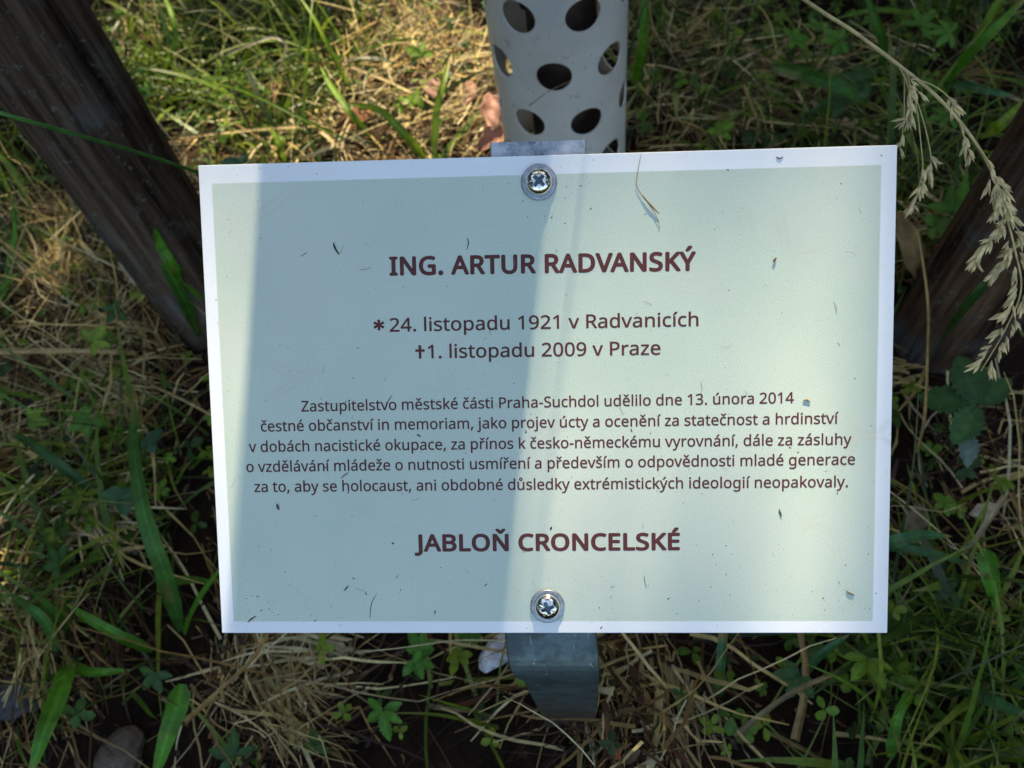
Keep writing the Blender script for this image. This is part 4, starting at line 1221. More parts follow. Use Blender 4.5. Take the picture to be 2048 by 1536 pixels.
# ------------------------------------------------------------------ single grass blades
def blade(label, pts, width, col, mat=None, name='grass_blade', cat='grass blade', prof='blade', group=None, roll=0.0, K=30, fold=.30):
    """pts: (picture x, picture y, height above the ground) along the blade."""
    P = spline([at(*p) for p in pts], K)
    s = np.linspace(0, 1, K)
    if name == 'grass_blade': width *= .88
    if prof == 'blade':
        w = np.clip(s * 5 + .35, 0, 1) * (1 - s ** 3.2) ** .8
    elif prof == 'cut':
        w = np.clip(s * 5 + .45, 0, 1) * (1 - .25 * s)
    else:
        w = np.ones(K) * (1 - .3 * s)
    T = np.gradient(P, axis=0); T /= np.linalg.norm(T, axis=1)[:, None]
    view = CAM_P + V3(0, .12, .3) - P; view /= np.linalg.norm(view, axis=1)[:, None]
    S = np.cross(T, view); S /= np.linalg.norm(S, axis=1)[:, None]
    Nn = np.cross(S, T)
    ro = roll * np.sin(s * 2.6)[:, None]
    S, Nn = S * np.cos(ro) + Nn * np.sin(ro), Nn * np.cos(ro) - S * np.sin(ro)
    h = (w * width / 2)[:, None]
    NV = 11
    fs = np.linspace(-1, 1, NV)
    rag = 1 + .05 * rng.normal(size=(K, 2)) * (rng.random((K, 2)) < .35)          # nibbled and torn edges
    rows = [P + S * h * f * (rag[:, [0 if f < 0 else 1]]) + Nn * h * fold * (abs(f) ** 1.4 - .3 + .04 * math.sin(f * 19)) for f in fs]
    V = np.stack(rows, 1).reshape(-1, 3)
    q = [(i * NV + k, i * NV + k + 1, (i + 1) * NV + k + 1, (i + 1) * NV + k) for i in range(K - 1) for k in range(NV - 1)]
    c = np.array(col) * (1 + .12 * np.sin(s * 9 + width * 4e3) + .08 * rng.normal(size=K))[:, None]
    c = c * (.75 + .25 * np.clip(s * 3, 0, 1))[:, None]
    tipf = (np.clip((s - rng.uniform(.82, .93)) / .08, 0, 1))[:, None]
    c = c * (1 - .8 * tipf) + .8 * tipf * np.array([.30, .21, .07])
    st = np.where(np.abs(fs) < .1, 1.35, np.where(np.arange(NV) % 2 == 0, 1.07, .90)) * (1 + .05 * rng.normal(size=NV))
    C = c[:, None, :] * st[None, :, None]
    for _ in range(int(rng.integers(1, 5))):                                     # yellow and brown spots
        i0, j0 = rng.integers(1, K - 1), rng.integers(0, NV)
        C[i0:i0 + 2, max(0, j0 - 1):j0 + 2] = C[i0:i0 + 2, max(0, j0 - 1):j0 + 2] * .5 + np.array([.16, .11, .03]) * .5
    C = C.reshape(-1, 3)
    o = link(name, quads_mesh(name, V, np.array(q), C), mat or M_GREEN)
    return tag(o, label, cat, group)


G1, G2, G3, G4, G5 = (.080, .245, .014), (.048, .150, .018), (.140, .26, .015), (.032, .085, .016), (.19, .30, .018)
GB = (.060, .165, .055)
B = [
    ('wide bright green blade at the bottom edge beside the dark grey stone', [(135, 1330, .03), (118, 1390, .05), (90, 1460, .06), (58, 1560, .05)], .0105, G1),
    ('wide green blade running off the bottom edge above the tan stone', [(365, 1368, .05), (352, 1420, .05), (332, 1480, .045), (305, 1570, .03)], .0110, G1),
    ('long dark green ribbon of grass bending down beside the lower left of the plaque', [(362, 1262, .01), (330, 1150, .05), (292, 1040, .075), (268, 900, .08), (266, 765, .06)], .0100, G2),
    ('short green blade tucked under the lower left corner of the plaque', [(368, 1268, .01), (395, 1205, .04), (450, 1125, .06)], .0060, G1),
    ('green blade pointing up and left from below the plaque corner', [(305, 1302, .02), (240, 1272, .04), (180, 1238, .05), (132, 1208, .05)], .0062, G1),
    ('slim green blade arching above the dark grey stone', [(112, 1305, .015), (95, 1250, .03), (60, 1215, .04), (10, 1180, .04)], .0065, G2),
    ('dark green blade leaning towards the bright straw patch', [(135, 1260, .015), (100, 1220, .035), (40, 1165, .04)], .0062, G2),
    ('green blade lying level between the grey stone and the straw clump', [(146, 1338, .02), (190, 1345, .035), (262, 1340, .03)], .0055, G1),
    ('dark green blade slanting across the straw left of the plaque', [(215, 1005, .02), (120, 930, .05), (60, 885, .055), (5, 860, .05)], .0065, G4),
    ('broad dark green blade in front of the crossed weathered stake', [(398, 672, .02), (368, 600, .06), (336, 540, .085), (305, 470, .10), (312, 400, .11), (330, 368, .11)], .0080, G2),
    ('curled green blade with a yellow rim over the crossed stake', [(400, 600, .06), (365, 560, .10), (338, 520, .12), (316, 478, .125), (308, 452, .12)], .0075, G1),
    ('blue green blade pointing out from the right edge of the plaque', [(1740, 1092, .05), (1800, 1080, .06), (1850, 1070, .055), (1905, 1073, .045)], .0070, GB),
    ('slender blue green blade below the one at the right edge of the plaque', [(1740, 1086, .05), (1800, 1096, .055), (1880, 1112, .05), (1962, 1136, .03)], .0055, GB),
    ('folded wide green blade hanging right of the plaque', [(1972, 1100, .055), (1976, 1130, .055), (1985, 1175, .045), (1998, 1232, .02)], .0095, G1),
    ('green blade reaching the right edge at the lower corner', [(1930, 1370, .015), (1980, 1400, .03), (2070, 1440, .04)], .0080, GB),
    ('blue green cut blade standing below the plaque right of the steel bar', [(1436, 1392, .02), (1440, 1340, .04), (1447, 1260, .05)], .0062, GB),
    ('bright green blade near the bottom right with a blunt tip', [(1780, 1515, .02), (1790, 1455, .035), (1800, 1420, .04), (1825, 1380, .035)], .0060, G1),
    ('dark green blade slipping from under the bottom edge of the plaque', [(1600, 1355, .02), (1640, 1310, .04), (1700, 1268, .05)], .0050, GB),
    ('broad green blade lying among the herbs at top right', [(1545, 132, .04), (1610, 150, .06), (1690, 180, .06), (1752, 222, .03)], .0110, G2),
    ('long sunlit green blade running into the top right corner', [(1870, 190, .02), (1930, 120, .06), (1990, 60, .08), (2070, -25, .09)], .0110, G1),
    ('second long green blade rising towards the top right edge', [(1905, 150, .02), (1960, 70, .06), (2000, 0, .08), (2030, -60, .09)], .0075, G3),
    ('yellow green blade lying against the stake at the right edge', [(1962, 275, .05), (2000, 250, .07), (2060, 190, .08)], .0085, G5),
    ('green blade hanging from the top edge right of the dry stalk', [(1768, 130, .02), (1765, 80, .05), (1748, 30, .07), (1725, -30, .08)], .0075, G2),
    ('green blade sloping down to the stake through the seed heads', [(1880, 165, .03), (1950, 175, .05), (2044, 198, .05)], .0070, GB),
    ('dark green blade lying across the stake behind the seed heads', [(1860, 720, .04), (1905, 650, .09), (1960, 580, .12), (2000, 530, .12)], .0062, G4),
    ('green blade standing in front of the gap beside the brown dried leaf', [(1880, 560, .015), (1905, 480, .04), (1925, 400, .055), (1935, 330, .05)], .0085, G1),
    ('lit green blade standing left of the white perforated tube', [(868, 322, .015), (872, 230, .045), (885, 170, .06), (903, 105, .06)], .0062, G5),
    ('sunlit green blade bent over the straw above the plaque', [(852, 320, .015), (815, 275, .045), (760, 222, .06), (690, 205, .05)], .0072, G5),
    ('short bright blade beside the left top edge of the plaque', [(565, 325, .01), (560, 295, .025), (540, 250, .035)], .0075, G5),
    ('bright blade running in from the top edge above the plaque', [(740, 275, .02), (700, 225, .045), (660, 170, .05), (640, 130, .05)], .0060, G3),
    ('wide green blade rising behind the white tube on its right side', [(1268, 170, .03), (1285, 110, .06), (1290, 40, .08), (1285, -30, .09)], .0095, G1),
    ('dark thin blade touching the right side of the white tube', [(1236, 215, .03), (1252, 140, .08), (1272, 60, .10), (1300, -20, .11)], .0034, G4),
    ('slim green blade crossing the top edge near the left stake', [(330, 140, .02), (350, 80, .045), (340, 20, .06), (310, -40, .06)], .0055, G3),
    ('green blade of the tuft above the left stake', [(340, 150, .015), (290, 140, .03), (262, 145, .03)], .0065, G1),
    ('fine light blade crossing the grass right of the left stake', [(690, 280, .02), (600, 235, .05), (480, 180, .06), (360, 150, .05)], .0026, G3),
    ('long light blade hanging from the top edge above the straw', [(605, 270, .02), (612, 150, .06), (620, 60, .09), (628, -30, .10)], .0024, G3),
    ('bright narrow blade slanting from the top edge above the straw', [(702, 180, .03), (665, 110, .06), (630, 40, .08), (590, -20, .09)], .0042, G5),
    ('slim dark blade at the left edge above the straw bundle', [(10, 560, .015), (30, 470, .035), (22, 390, .04)], .0048, G1),
    ('green blade leaning over the grass at the left edge', [(60, 420, .015), (25, 340, .035), (-20, 290, .04)], .0055, G3),
]
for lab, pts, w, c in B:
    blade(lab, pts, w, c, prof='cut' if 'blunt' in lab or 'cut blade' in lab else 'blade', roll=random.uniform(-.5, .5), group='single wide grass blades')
DRY1, DRY2 = (.48, .36, .165), (.36, .235, .085)
for lab, pts, w, c in [
    ('thick pale straw lying level at the left edge beside the plaque', [(-30, 705, .03), (90, 703, .032), (180, 704, .03), (272, 708, .02)], .0048, DRY1),
    ('pale straw running into the left edge of the plaque', [(300, 770, .02), (360, 798, .03), (440, 840, .035)], .0022, DRY1),
    ('pale cut straw above the lower left tuft', [(228, 1102, .025), (280, 1096, .03), (338, 1092, .025)], .0030, DRY1),
    ('bleached straw tip leaning on the foot of the crossed stake', [(274, 572, .03), (258, 548, .035), (238, 524, .035)], .0032, (.44, .37, .24)),
    ('pale dry ribbon arching over the grass right of the left stake', [(455, 110, .03), (505, 88, .055), (548, 76, .06), (572, 95, .05), (555, 150, .02)], .0034, (.36, .32, .23)),
    ('long pale straw above the left top corner of the plaque', [(360, 275, .02), (450, 266, .03), (540, 258, .03), (632, 252, .025)], .0028, DRY1),
    ('straw slanting across the straw clump below the plaque', [(370, 1446, .03), (430, 1390, .04), (500, 1325, .045), (540, 1262, .04)], .0030, DRY2),
    ('long straw slanting up from the dead leaf at the bottom edge', [(1470, 1475, .02), (1530, 1425, .03), (1600, 1378, .04), (1712, 1332, .03)], .0032, (.29, .24, .13)),
    ('bent straw standing below the right half of the plaque', [(1590, 1480, .02), (1608, 1400, .03), (1612, 1330, .035), (1600, 1262, .035)], .0040, DRY2),
    ('thin tan straw on the soil near the bottom right', [(1668, 1468, .015), (1730, 1475, .02), (1804, 1488, .015)], .0024, DRY1),
    ('thin tan straw curving up beside the steel bar', [(1250, 1500, .015), (1248, 1420, .03), (1232, 1360, .04), (1225, 1282, .04)], .0032, DRY2),
    ('red brown twig lying left of the steel bar foot', [(905, 1418, .015), (960, 1400, .02), (1010, 1380, .022), (1048, 1364, .02)], .0036, (.13, .045, .015)),
    ('pale straw lying below the herb leaves at the bottom', [(855, 1412, .012), (920, 1422, .018), (990, 1418, .012)], .0026, (.29, .22, .13)),
    ('forked bleached straw right of the plaque', [(1925, 1102, .03), (1950, 1082, .04), (1985, 1030, .05), (2010, 990, .05)], .0036, (.40, .32, .19)),
    ('tan stalk hanging along the stake beside the seed heads', [(1835, 905, .03), (1850, 830, .06), (1856, 700, .10), (1856, 600, .13), (1838, 470, .15)], .0016, DRY2),
    ('thin bent straw crossing the holes of the white tube', [(1058, 212, .118), (1100, 182, .130), (1142, 162, .143)], .0012, (.45, .34, .18)),
    ('curved straw over the dark soil above the plaque right half', [(1490, 292, .015), (1500, 240, .03), (1540, 245, .03), (1600, 250, .03), (1690, 258, .02)], .0020, DRY1),
    ('upright tan straw above the plaque right half', [(1520, 290, .01), (1515, 240, .03), (1500, 200, .045), (1488, 170, .05)], .0028, DRY2),
    ('pale straw slanting through the sunlit grass left of the tube', [(700, 132, .03), (780, 165, .04), (860, 205, .04), (940, 250, .02)], .0028, (.42, .33, .16)),
    ('bleached straw in the sunlit patch above the plaque', [(640, 300, .02), (700, 275, .03), (800, 235, .035), (905, 215, .03)], .0022, (.42, .33, .16)),
    ('pale straw on the straw mat above the left plaque corner', [(640, 262, .02), (665, 285, .03), (650, 300, .03), (600, 318, .02)], .0034, (.45, .37, .20)),
]:
    blade(lab, pts, w, c, M_STRAW, 'straw_stem', 'straw', 'straw', 'single dry straws', roll=.4, K=18, fold=.5)

# ------------------------------------------------------------------ herbs
def leaflet(base, d, n, L, W, droop, serr=7, col=(.05, .13, .03), K=15, notch=.0):
    """One toothed leaflet as a folded strip: verts, quads, tints."""
    d = d / np.linalg.norm(d)
    s_ = np.cross(d, n); s_ /= np.linalg.norm(s_)
    n = np.cross(s_, d)
    V, C = [], []
    for i in range(K):
        t = i / (K - 1)
        w = W / 2 * (math.sin(math.pi * min(1, .06 + .94 * t ** 1.25)) ** .75) if t < 1 else 0
        if serr: w *= 1 + (.16 if i % 2 else -.14)
        p = base + d * (t * L) - n * (droop * t * t * L)
        for f, z in ((-1, .22), (-.5, .06), (0, 0), (.5, .06), (1, .22)):
            V.append(p + s_ * (w * f) + n * (z * w) - d * (abs(f) * w * .25))
            C.append(np.array(col) * (1.25 if f == 0 else 1.0) * (.9 + .2 * t))
    q = [(i * 5 + k, i * 5 + k + 1, i * 5 + k + 6, i * 5 + k + 5) for i in range(K - 1) for k in range(4)]
    return V, q, C


def leaf_mesh(specs):
    V, Q, C = [], [], []
    for sp in specs:
        v, q, c = leaflet(**sp)
        Q += [tuple(k + len(V) for k in f) for f in q]
        V += v; C += c
    return quads_mesh('leaf', np.array(V), np.array(Q), np.array(C))


def herb(label, px, py, z, size, n=5, turn=0.0, col=(.05, .135, .03), spread=2.0, cat='herb', name='cinquefoil', wide=.46, serr=7, tilt=None, extra=(), droop=.25):
    """A low herb: a bent stem and one fan of leaflets per leaf; EXTRA adds (dx, dy, size, turn) leaves."""
    hub = at(px, py, z)
    g = V3(hub[0] + rng.normal(0, .006), hub[1] + rng.normal(0, .006), 0); g[2] = hgt(g[0], g[1])
    root = empty(name, g)
    tag(root, label, cat, 'low green herbs in the straw')
    for dx, dy, sz, tu in ((0, 0, size, turn),) + tuple(extra):
        h = at(px + dx, py + dy, z * rng.uniform(.85, 1.1)) if (dx or dy) else hub
        m = (g + h) / 2 + V3(*rng.normal(0, .004, 2), .004)
        link('stem', tube_mesh('stem', spline([g, m, h], 8), .0006, 6, cols=[(.07, .12, .03)] * 8), M_HERB, root)
        up = V3(rng.normal(0, .22), -.25 + rng.normal(0, .18), 1) if tilt is None else V3(*tilt)
        up /= np.linalg.norm(up)
        ex = np.cross(up, V3(0, 1, 0.01)); ex /= np.linalg.norm(ex)
        ey = np.cross(up, ex)
        sp = []
        for k in range(n):
            a = tu + (k - (n - 1) / 2) * (spread * 2 / max(1, n - 1)) + rng.normal(0, .08)
            d = ex * math.sin(a) - ey * math.cos(a)
            f = 1 - .28 * abs(k - (n - 1) / 2) / max(1, (n - 1) / 2)
            L = sz * f * rng.uniform(.88, 1.1)
            sp.append(dict(base=h + d * sz * .04 + up * rng.uniform(0, .001), d=d + up * rng.uniform(-.05, .25), n=up, L=L, W=L * wide * rng.uniform(.9, 1.12), droop=droop * rng.uniform(.5, 1.3), serr=serr, col=tuple(np.array(col) * rng.uniform(.85, 1.15))))
        link('leaf', leaf_mesh(sp), M_HERB, root)
    return root


H1, H2, H3, H4 = (.070, .185, .016), (.125, .225, .016), (.040, .100, .020), (.19, .27, .025)
herb('five fingered green herb at the bottom left of the steel bar', 768, 1420, .035, .0135, 5, 2.9, H1, 2.0)
herb('two leaved green herb just below the bottom edge of the plaque', 828, 1318, .04, .0115, 5, -2.0, H1, 1.7, extra=((18, -18, .011, .6),))
herb('small green herb left of the white stone under the plaque', 938, 1268, .035, .0080, 5, 2.6, H1, 1.9)
herb('large toothed green herb at the foot of the right stake', 1958, 812, .055, .0300, 4, .55, H3, 1.75, wide=.62, extra=())
herb('pale undersided leaf below the large toothed herb', 1930, 860, .045, .0170, 1, 3.0, (.11, .16, .12), 0, wide=.6)
herb('dark five fingered herb below the right part of the plaque', 1598, 1352, .035, .0120, 5, 2.4, H3, 2.0)
herb('yellow green herb at the lower right plaque corner', 1735, 1318, .04, .0150, 4, 2.7, H2, 1.3)
herb('pale green herb right of the dry straw at the left', 185, 684, .04, .0125, 4, -1.2, H4, 1.8, wide=.6)
herb('light green herb at the left edge beside the straw', 18, 572, .03, .0135, 4, 1.0, H1, 1.8, wide=.55)
herb('green herb left of the dark ribbon of grass', 178, 838, .035, .0125, 5, 2.2, H1, 1.9, wide=.55)
herb('pale green herb on the straw at the left edge', 62, 838, .035, .0105, 4, -1.3, H2, 1.6, wide=.55)
herb('dark fan shaped herb above the grass at lower left', 122, 1128, .03, .0120, 5, .6, H3, 1.9, wide=.5)
herb('round leaved clover beside the dark ribbon of grass', 246, 998, .035, .0120, 3, 1.2, (.045, .115, .045), 2.1, 'clover', 'clover', .95, 0)
herb('clover leaf between the ribbon of grass and the plaque', 300, 888, .03, .0100, 3, -.6, (.04, .10, .045), 2.0, 'clover', 'clover', .95, 0)
herb('dark herb beside the straw clump at the bottom left', 310, 1346, .025, .0125, 4, 2.8, H3, 1.6)
herb('green herb in front of the crossed stake foot', 238, 622, .035, .0115, 4, 1.8, H3, 1.7)
herb('leafy herb spreading above the right part of the plaque', 1690, 205, .05, .0190, 5, .3, H3, 1.9, wide=.6, extra=((40, -45, .016, 1.0),))
herb('green herb above the white plaque border right of the tube', 1440, 268, .03, .0130, 4, -.8, H2, 1.6, wide=.55)
herb('toothed herb at top right beside the dry stalk', 1640, 62, .045, .0170, 5, -.7, H1, 1.9, wide=.55, extra=((-55, 15, .015, -1.6), (40, 20, .015, 1.5)))
herb('herb with pointed leaves near the top right edge', 1840, 52, .055, .0180, 5, -1.0, H1, 1.9, wide=.4, extra=((60, 15, .015, 1.2),))
herb('green herb behind the seed heads beside the right stake', 1905, 425, .04, .0180, 4, -.9, H1, 1.7, wide=.55, extra=((-40, 30, .015, -1.9),))
herb('five fingered herb among the blades at top right', 1870, 180, .04, .0150, 5, .2, H1, 1.9, extra=((25, 55, .014, 1.4), (-60, 70, .013, -1.2)))
herb('small herb in the sunlit grass near the top', 842, 110, .04, .0130, 4, .4, H2, 1.8, wide=.6)
herb('bright herb beside the pink brown dead leaf', 838, 195, .045, .0120, 4, 1.6, H2, 1.6, wide=.6)
herb('small green herb right of the top of the left stake', 300, 178, .025, .0090, 4, .9, H1, 1.7, wide=.6)
herb('dark leaved clover right of the crossed stake', 480, 330, .03, .0140, 3, 1.1, (.04, .12, .06), 1.6, 'clover', 'clover', .8, 0)
herb('dark herb under the wide blade at bottom left', 470, 1510, .02, .0140, 4, .6, H3, 1.8)
herb('dark green herb at the right edge below the folded blade', 1905, 1180, .025, .0120, 4, 1.3, H3, 1.8)

# ------------------------------------------------------------------ fallen leaves and stones
def dead_leaf(label, px, py, z, L, W, turn, curl, col, seed, group='fallen leaves', lift=.35, normal=(0, -.3, 1)):
    rg = np.random.default_rng(seed)
    c0 = at(px, py, z)
    up = V3(*normal); up /= np.linalg.norm(up)
    ex = np.cross(V3(0, 1, 0), up); ex /= np.linalg.norm(ex); ey = np.cross(up, ex)
    d = ex * math.cos(turn) + ey * math.sin(turn); s_ = np.cross(up, d)
    nu, nv = 21, 13
    V, C = [], []
    ph = rg.uniform(0, 6, 4)
    for i in range(nu):
        t = i / (nu - 1)
        w = W / 2 * math.sin(math.pi * (.03 + .94 * t)) ** .7 * (1 + .14 * math.sin(t * 15 + ph[0]))
        for j in range(nv):
            f = j / (nv - 1) * 2 - 1
            a = f * curl
            x = w * (math.sin(a) / curl if curl else f)
            h = w * ((1 - math.cos(a)) / curl if curl else 0)
            h += .05 * L * math.sin(t * 5 + f * 2 + ph[1]) + .02 * L * math.sin(t * 13 - f * 5 + ph[2]) - lift * L * (t - .5) ** 2
            V.append(c0 + d * ((t - .5) * L) + s_ * x + up * h)
            vein = 1.15 if j == nv // 2 else (1.06 if (i + abs(j - nv // 2)) % 4 == 0 else 1)
            C.append(np.array(col) * vein * (1 + .18 * math.sin(t * 9 + f * 4 + ph[3])))
    q = [(i * nv + j, i * nv + j + 1, (i + 1) * nv + j + 1, (i + 1) * nv + j) for i in range(nu - 1) for j in range(nv - 1)]
    o = link('dead_leaf', quads_mesh('dead_leaf', np.array(V), np.array(q), np.array(C)), M_DEAD)
    o.modifiers.new('thickness', 'SOLIDIFY').thickness = .0003
    return tag(o, label, 'fallen leaf', group)


dead_leaf('pink brown dead leaf standing in the sunlit straw behind the bright herb', 862, 170, .025, .034, .017, 1.9, .9, (.36, .21, .15), 1)
dead_leaf('small pink brown dead leaf beside the tube foot', 938, 188, .025, .024, .013, 1.2, .8, (.38, .22, .16), 2)
dead_leaf('large curled pink brown dead leaf touching the left side of the tube', 985, 222, .03, .032, .020, 1.5, 1.0, (.38, .21, .155), 3)
dead_leaf('crumpled pink brown dead leaf just above the bracket and plaque', 985, 278, .02, .026, .018, .6, 1.1, (.36, .19, .13), 4)
dead_leaf('dark brown dead leaf left of the white tube', 712, 238, .02, .040, .016, .5, .9, (.20, .09, .04), 5)
dead_leaf('grey tan oval dead leaf at the bottom edge', 1458, 1508, .012, .022, .0165, 1.75, .5, (.30, .25, .19), 6)
dead_leaf('pale crumpled dead leaf right of the plaque', 1970, 1020, .02, .016, .009, .1, .7, (.42, .34, .22), 7)
dead_leaf('brown curled dead leaf hanging at the right edge of the plaque', 1822, 500, .05, .046, .015, 1.75, 1.1, (.34, .22, .09), 8, normal=(-.1, -.9, .6))
dead_leaf('rust brown dead leaf in the shade at bottom right', 1330, 1475, .008, .024, .014, .4, .7, (.13, .075, .045), 9)
dead_leaf('dull tan dead leaf below the lower right plaque corner', 1830, 1040, .01, .020, .013, 1.0, .7, (.22, .17, .11), 10)


def stone(label, px, py, z, size, col, seed, rough=.7):
    import bmesh
    rg = np.random.default_rng(seed)
    bm = bmesh.new()
    bmesh.ops.create_icosphere(bm, subdivisions=4, radius=1)
    dirs = rg.normal(size=(9, 3)); dirs /= np.linalg.norm(dirs, axis=1)[:, None]
    offs = rg.uniform(.72, .98, 9)
    ph = rg.uniform(0, 6, 6)
    for v in bm.verts:
        c = np.array(v.co)
        for d, o in zip(dirs, offs):                     # flat broken faces
            k = c @ d
            if k > o: c = c - d * (k - o) * .9
        c *= 1 + .03 * math.sin(c[0] * 7 + ph[0]) * math.sin(c[1] * 6 + ph[1]) + .012 * math.sin(c[2] * 19 + ph[2]) * math.sin(c[0] * 17 + ph[3])
        v.co = c * np.array(size)
    me = bpy.data.meshes.new('stone'); bm.to_mesh(me); bm.free()
    o = link('stone', me, simple_mat('stone_' + str(seed), col, rough, 0, .6, 260, .9, .002))
    p = at(px, py, z)
    o.location = tuple(p); o.rotation_euler = (rg.uniform(-.3, .3), rg.uniform(-.3, .3), rg.uniform(0, 6))
    tag(o, label, 'stone', 'stones in the soil')


stone('large dark grey stone at the lower left edge', 38, 1388, .006, (.013, .014, .010), (.050, .046, .046), 1)
stone('tan brown stone half buried at the bottom edge', 240, 1512, .004, (.015, .012, .009), (.105, .078, .052), 2)
stone('smooth orange brown pebble at the left edge', 62, 1026, .006, (.0095, .0070, .006), (.42, .25, .11), 3, .5)
stone('white broken stone beside the steel bar', 998, 1304, .024, (.0070, .0125, .006), (.70, .67, .66), 4, .6)
stone('small dark pebble in the soil beside the steel bar foot', 1220, 1480, .003, (.007, .006, .005), (.10, .085, .07), 6)

# ------------------------------------------------------------------ dry stalk with seed heads
def spikelet(P, d, L, V, F, C, col):
    """A fan of pointed husks."""
    d = d / np.linalg.norm(d)
    for k in range(4):
        dv = d + rng.normal(0, .24, 3); dv /= np.linalg.norm(dv)
        a = np.cross(dv, rng.normal(size=3)); a /= np.linalg.norm(a); b = np.cross(dv, a)
        l = L * rng.uniform(.65, 1.05); w = l * rng.uniform(.105, .15)
        st = P + d * (k * L * .10)
        i0 = len(V)
        prof = ((0, .25), (.2, .85), (.45, 1), (.72, .6), (1, .04))
        for t, r in prof:
            for m in range(6):
                an = m * math.pi / 3
                V.append(st + dv * (t * l) + (a * math.cos(an) * 1.25 + b * math.sin(an) * .75) * (w * r))
                C.append(np.array(col) * (.85 + .3 * t) * (1.15 if m % 3 == 0 else .95))
        for i in range(4):
            for m in range(6):
                m2 = (m + 1) % 6
                F.append((i0 + i * 6 + m, i0 + i * 6 + m2, i0 + (i + 1) * 6 + m2, i0 + (i + 1) * 6 + m))


def seed_stalk():
    far = at(1290, -420, 0.0)
    stem_p = [far, at(1330, -300, .16), at(1440, -130, .235), at(1610, 0, .250), at(1705, 62, .248), at(1800, 133, .245), at(1870, 190, .240), at(1925, 250, .233), at(1972, 320, .225), at(2003, 400, .215), at(2030, 500, .205), at(2042, 580, .198), at(2010, 660, .190), at(1962, 742, .184)]
    root = empty('dry_grass_stalk', far)
    tag(root, 'tall bent straw coloured grass stalk with drooping seed heads right of the plaque', 'grass stalk')
    P = spline(stem_p, 90)
    rad = np.interp(np.linspace(0, 1, 90), [0, .4, .6, .8, 1], [.00072, .00066, .0005, .00034, .00016])
    sc = (.66, .53, .23)
    link('stem', tube_mesh('stem', P, rad, 8, cols=[sc] * 90), M_STRAW, root)
    x, y = pix(P)

    def on_stem(px, py):
        return P[np.argmin((x - px) ** 2 + (y - py) ** 2)]
    heads = [
        # start on the stem, way points (x, y, height), where along the branch husks sit, count
        ((1800, 133), [(1815, 170, .246), (1822, 215, .243), (1812, 245, .240)], (.35, 1), 7),
        ((1805, 138), [(1826, 168, .244), (1838, 185, .243)], (.3, 1), 3),
        ((1808, 140), [(1832, 210, .240), (1842, 290, .232), (1845, 335, .228), (1836, 385, .224), (1820, 420, .220)], (.62, 1), 10),
        ((1810, 143), [(1840, 220, .238), (1856, 280, .232), (1862, 320, .228), (1856, 345, .225)], (.72, 1), 6),
        ((1812, 145), [(1808, 230, .232), (1805, 265, .230), (1800, 300, .226)], (.72, 1), 3),
        ((1830, 155), [(1868, 172, .243), (1895, 192, .240), (1908, 215, .237)], (.72, 1), 5),
        ((1915, 240), [(1925, 265, .232), (1935, 290, .228), (1940, 312, .226)], (.1, 1), 6),
        ((1950, 285), [(1985, 340, .224), (1995, 400, .217), (1990, 425, .213)], (.25, 1), 10),
        ((1965, 310), [(2003, 385, .217), (2012, 430, .212), (1990, 470, .208), (1960, 505, .203), (1946, 528, .200)], (.2, 1), 18),
        ((2005, 405), [(2030, 450, .209), (2042, 480, .205), (2010, 520, .200), (1982, 552, .196)], (.35, 1), 12),
    ]
    for (sx, sy), way, (f0, f1), cnt in heads:
        b = spline([on_stem(sx, sy)] + [at(*w) for w in way], 24)
        br = link('seed_head', tube_mesh('seed_head', b, np.linspace(.00028, .00014, 24), 6, cols=[sc] * 24), M_STRAW, root)
        V, F, C = [], [], []
        for k in range(cnt):
            if k and rng.random() < .1: continue          # husks already shed
            f = f0 + (f1 - f0) * (k + rng.uniform(-.2, .2)) / max(1, cnt - 1)
            i = int(np.clip(f * 23, 0, 22))
            t = b[i + 1] - b[i]; t /= np.linalg.norm(t)
            side = np.cross(t, CAM_P - b[i]); side /= np.linalg.norm(side)
            d = t + side * ((1 if k % 2 else -1) * rng.uniform(.15, .55)) + V3(0, -.05, -.15)
            spikelet(b[i], d, rng.uniform(.0034, .0062), V, F, C, np.array([.80, .65, .32]) * rng.uniform(.85, 1.1))
        link('husks', quads_mesh('husks', np.array(V), np.array(F), np.array(C)), M_STRAW, br)
        br.children[0].matrix_parent_inverse = Matrix.Identity(4)
    # husks along the drooping end of the main stem
    V, F, C = [], [], []
    idx = [i for i in range(90) if y[i] > 345 and x[i] > 1900]
    cnt = 46
    for k in range(cnt):
        i = idx[min(len(idx) - 2, int(k / cnt * len(idx)))]
        t = P[i + 1] - P[i]; t /= np.linalg.norm(t)
        side = np.cross(t, CAM_P - P[i]); side /= np.linalg.norm(side)
        d = t + side * ((1 if k % 2 else -1) * rng.uniform(.25, .65))
        spikelet(P[i] + side * (.0012 if k % 2 else -.0012), d, rng.uniform(.0034, .0062), V, F, C, np.array([.80, .65, .32]) * rng.uniform(.85, 1.1))
    link('husks', quads_mesh('husks', np.array(V), np.array(F), np.array(C)), M_STRAW, root)


seed_stalk()

# the round green stalk across the left stake
g0 = at(560, 420, 0.0)
sp_ = spline([g0, at(470, 372, .12), at(394, 344, .180), at(260, 300, .222), at(130, 263, .250), at(0, 226, .268), at(-160, 180, .27), at(-320, 150, .24)], 60)
o = link('green_stalk', tube_mesh('green_stalk', sp_, np.linspace(.0009, .00065, 60), 10, cols=[(.09, .26, .05)] * 60), M_GREEN)
tag(o, 'long round green grass stalk crossing the left stake behind the plaque corner', 'grass stalk')

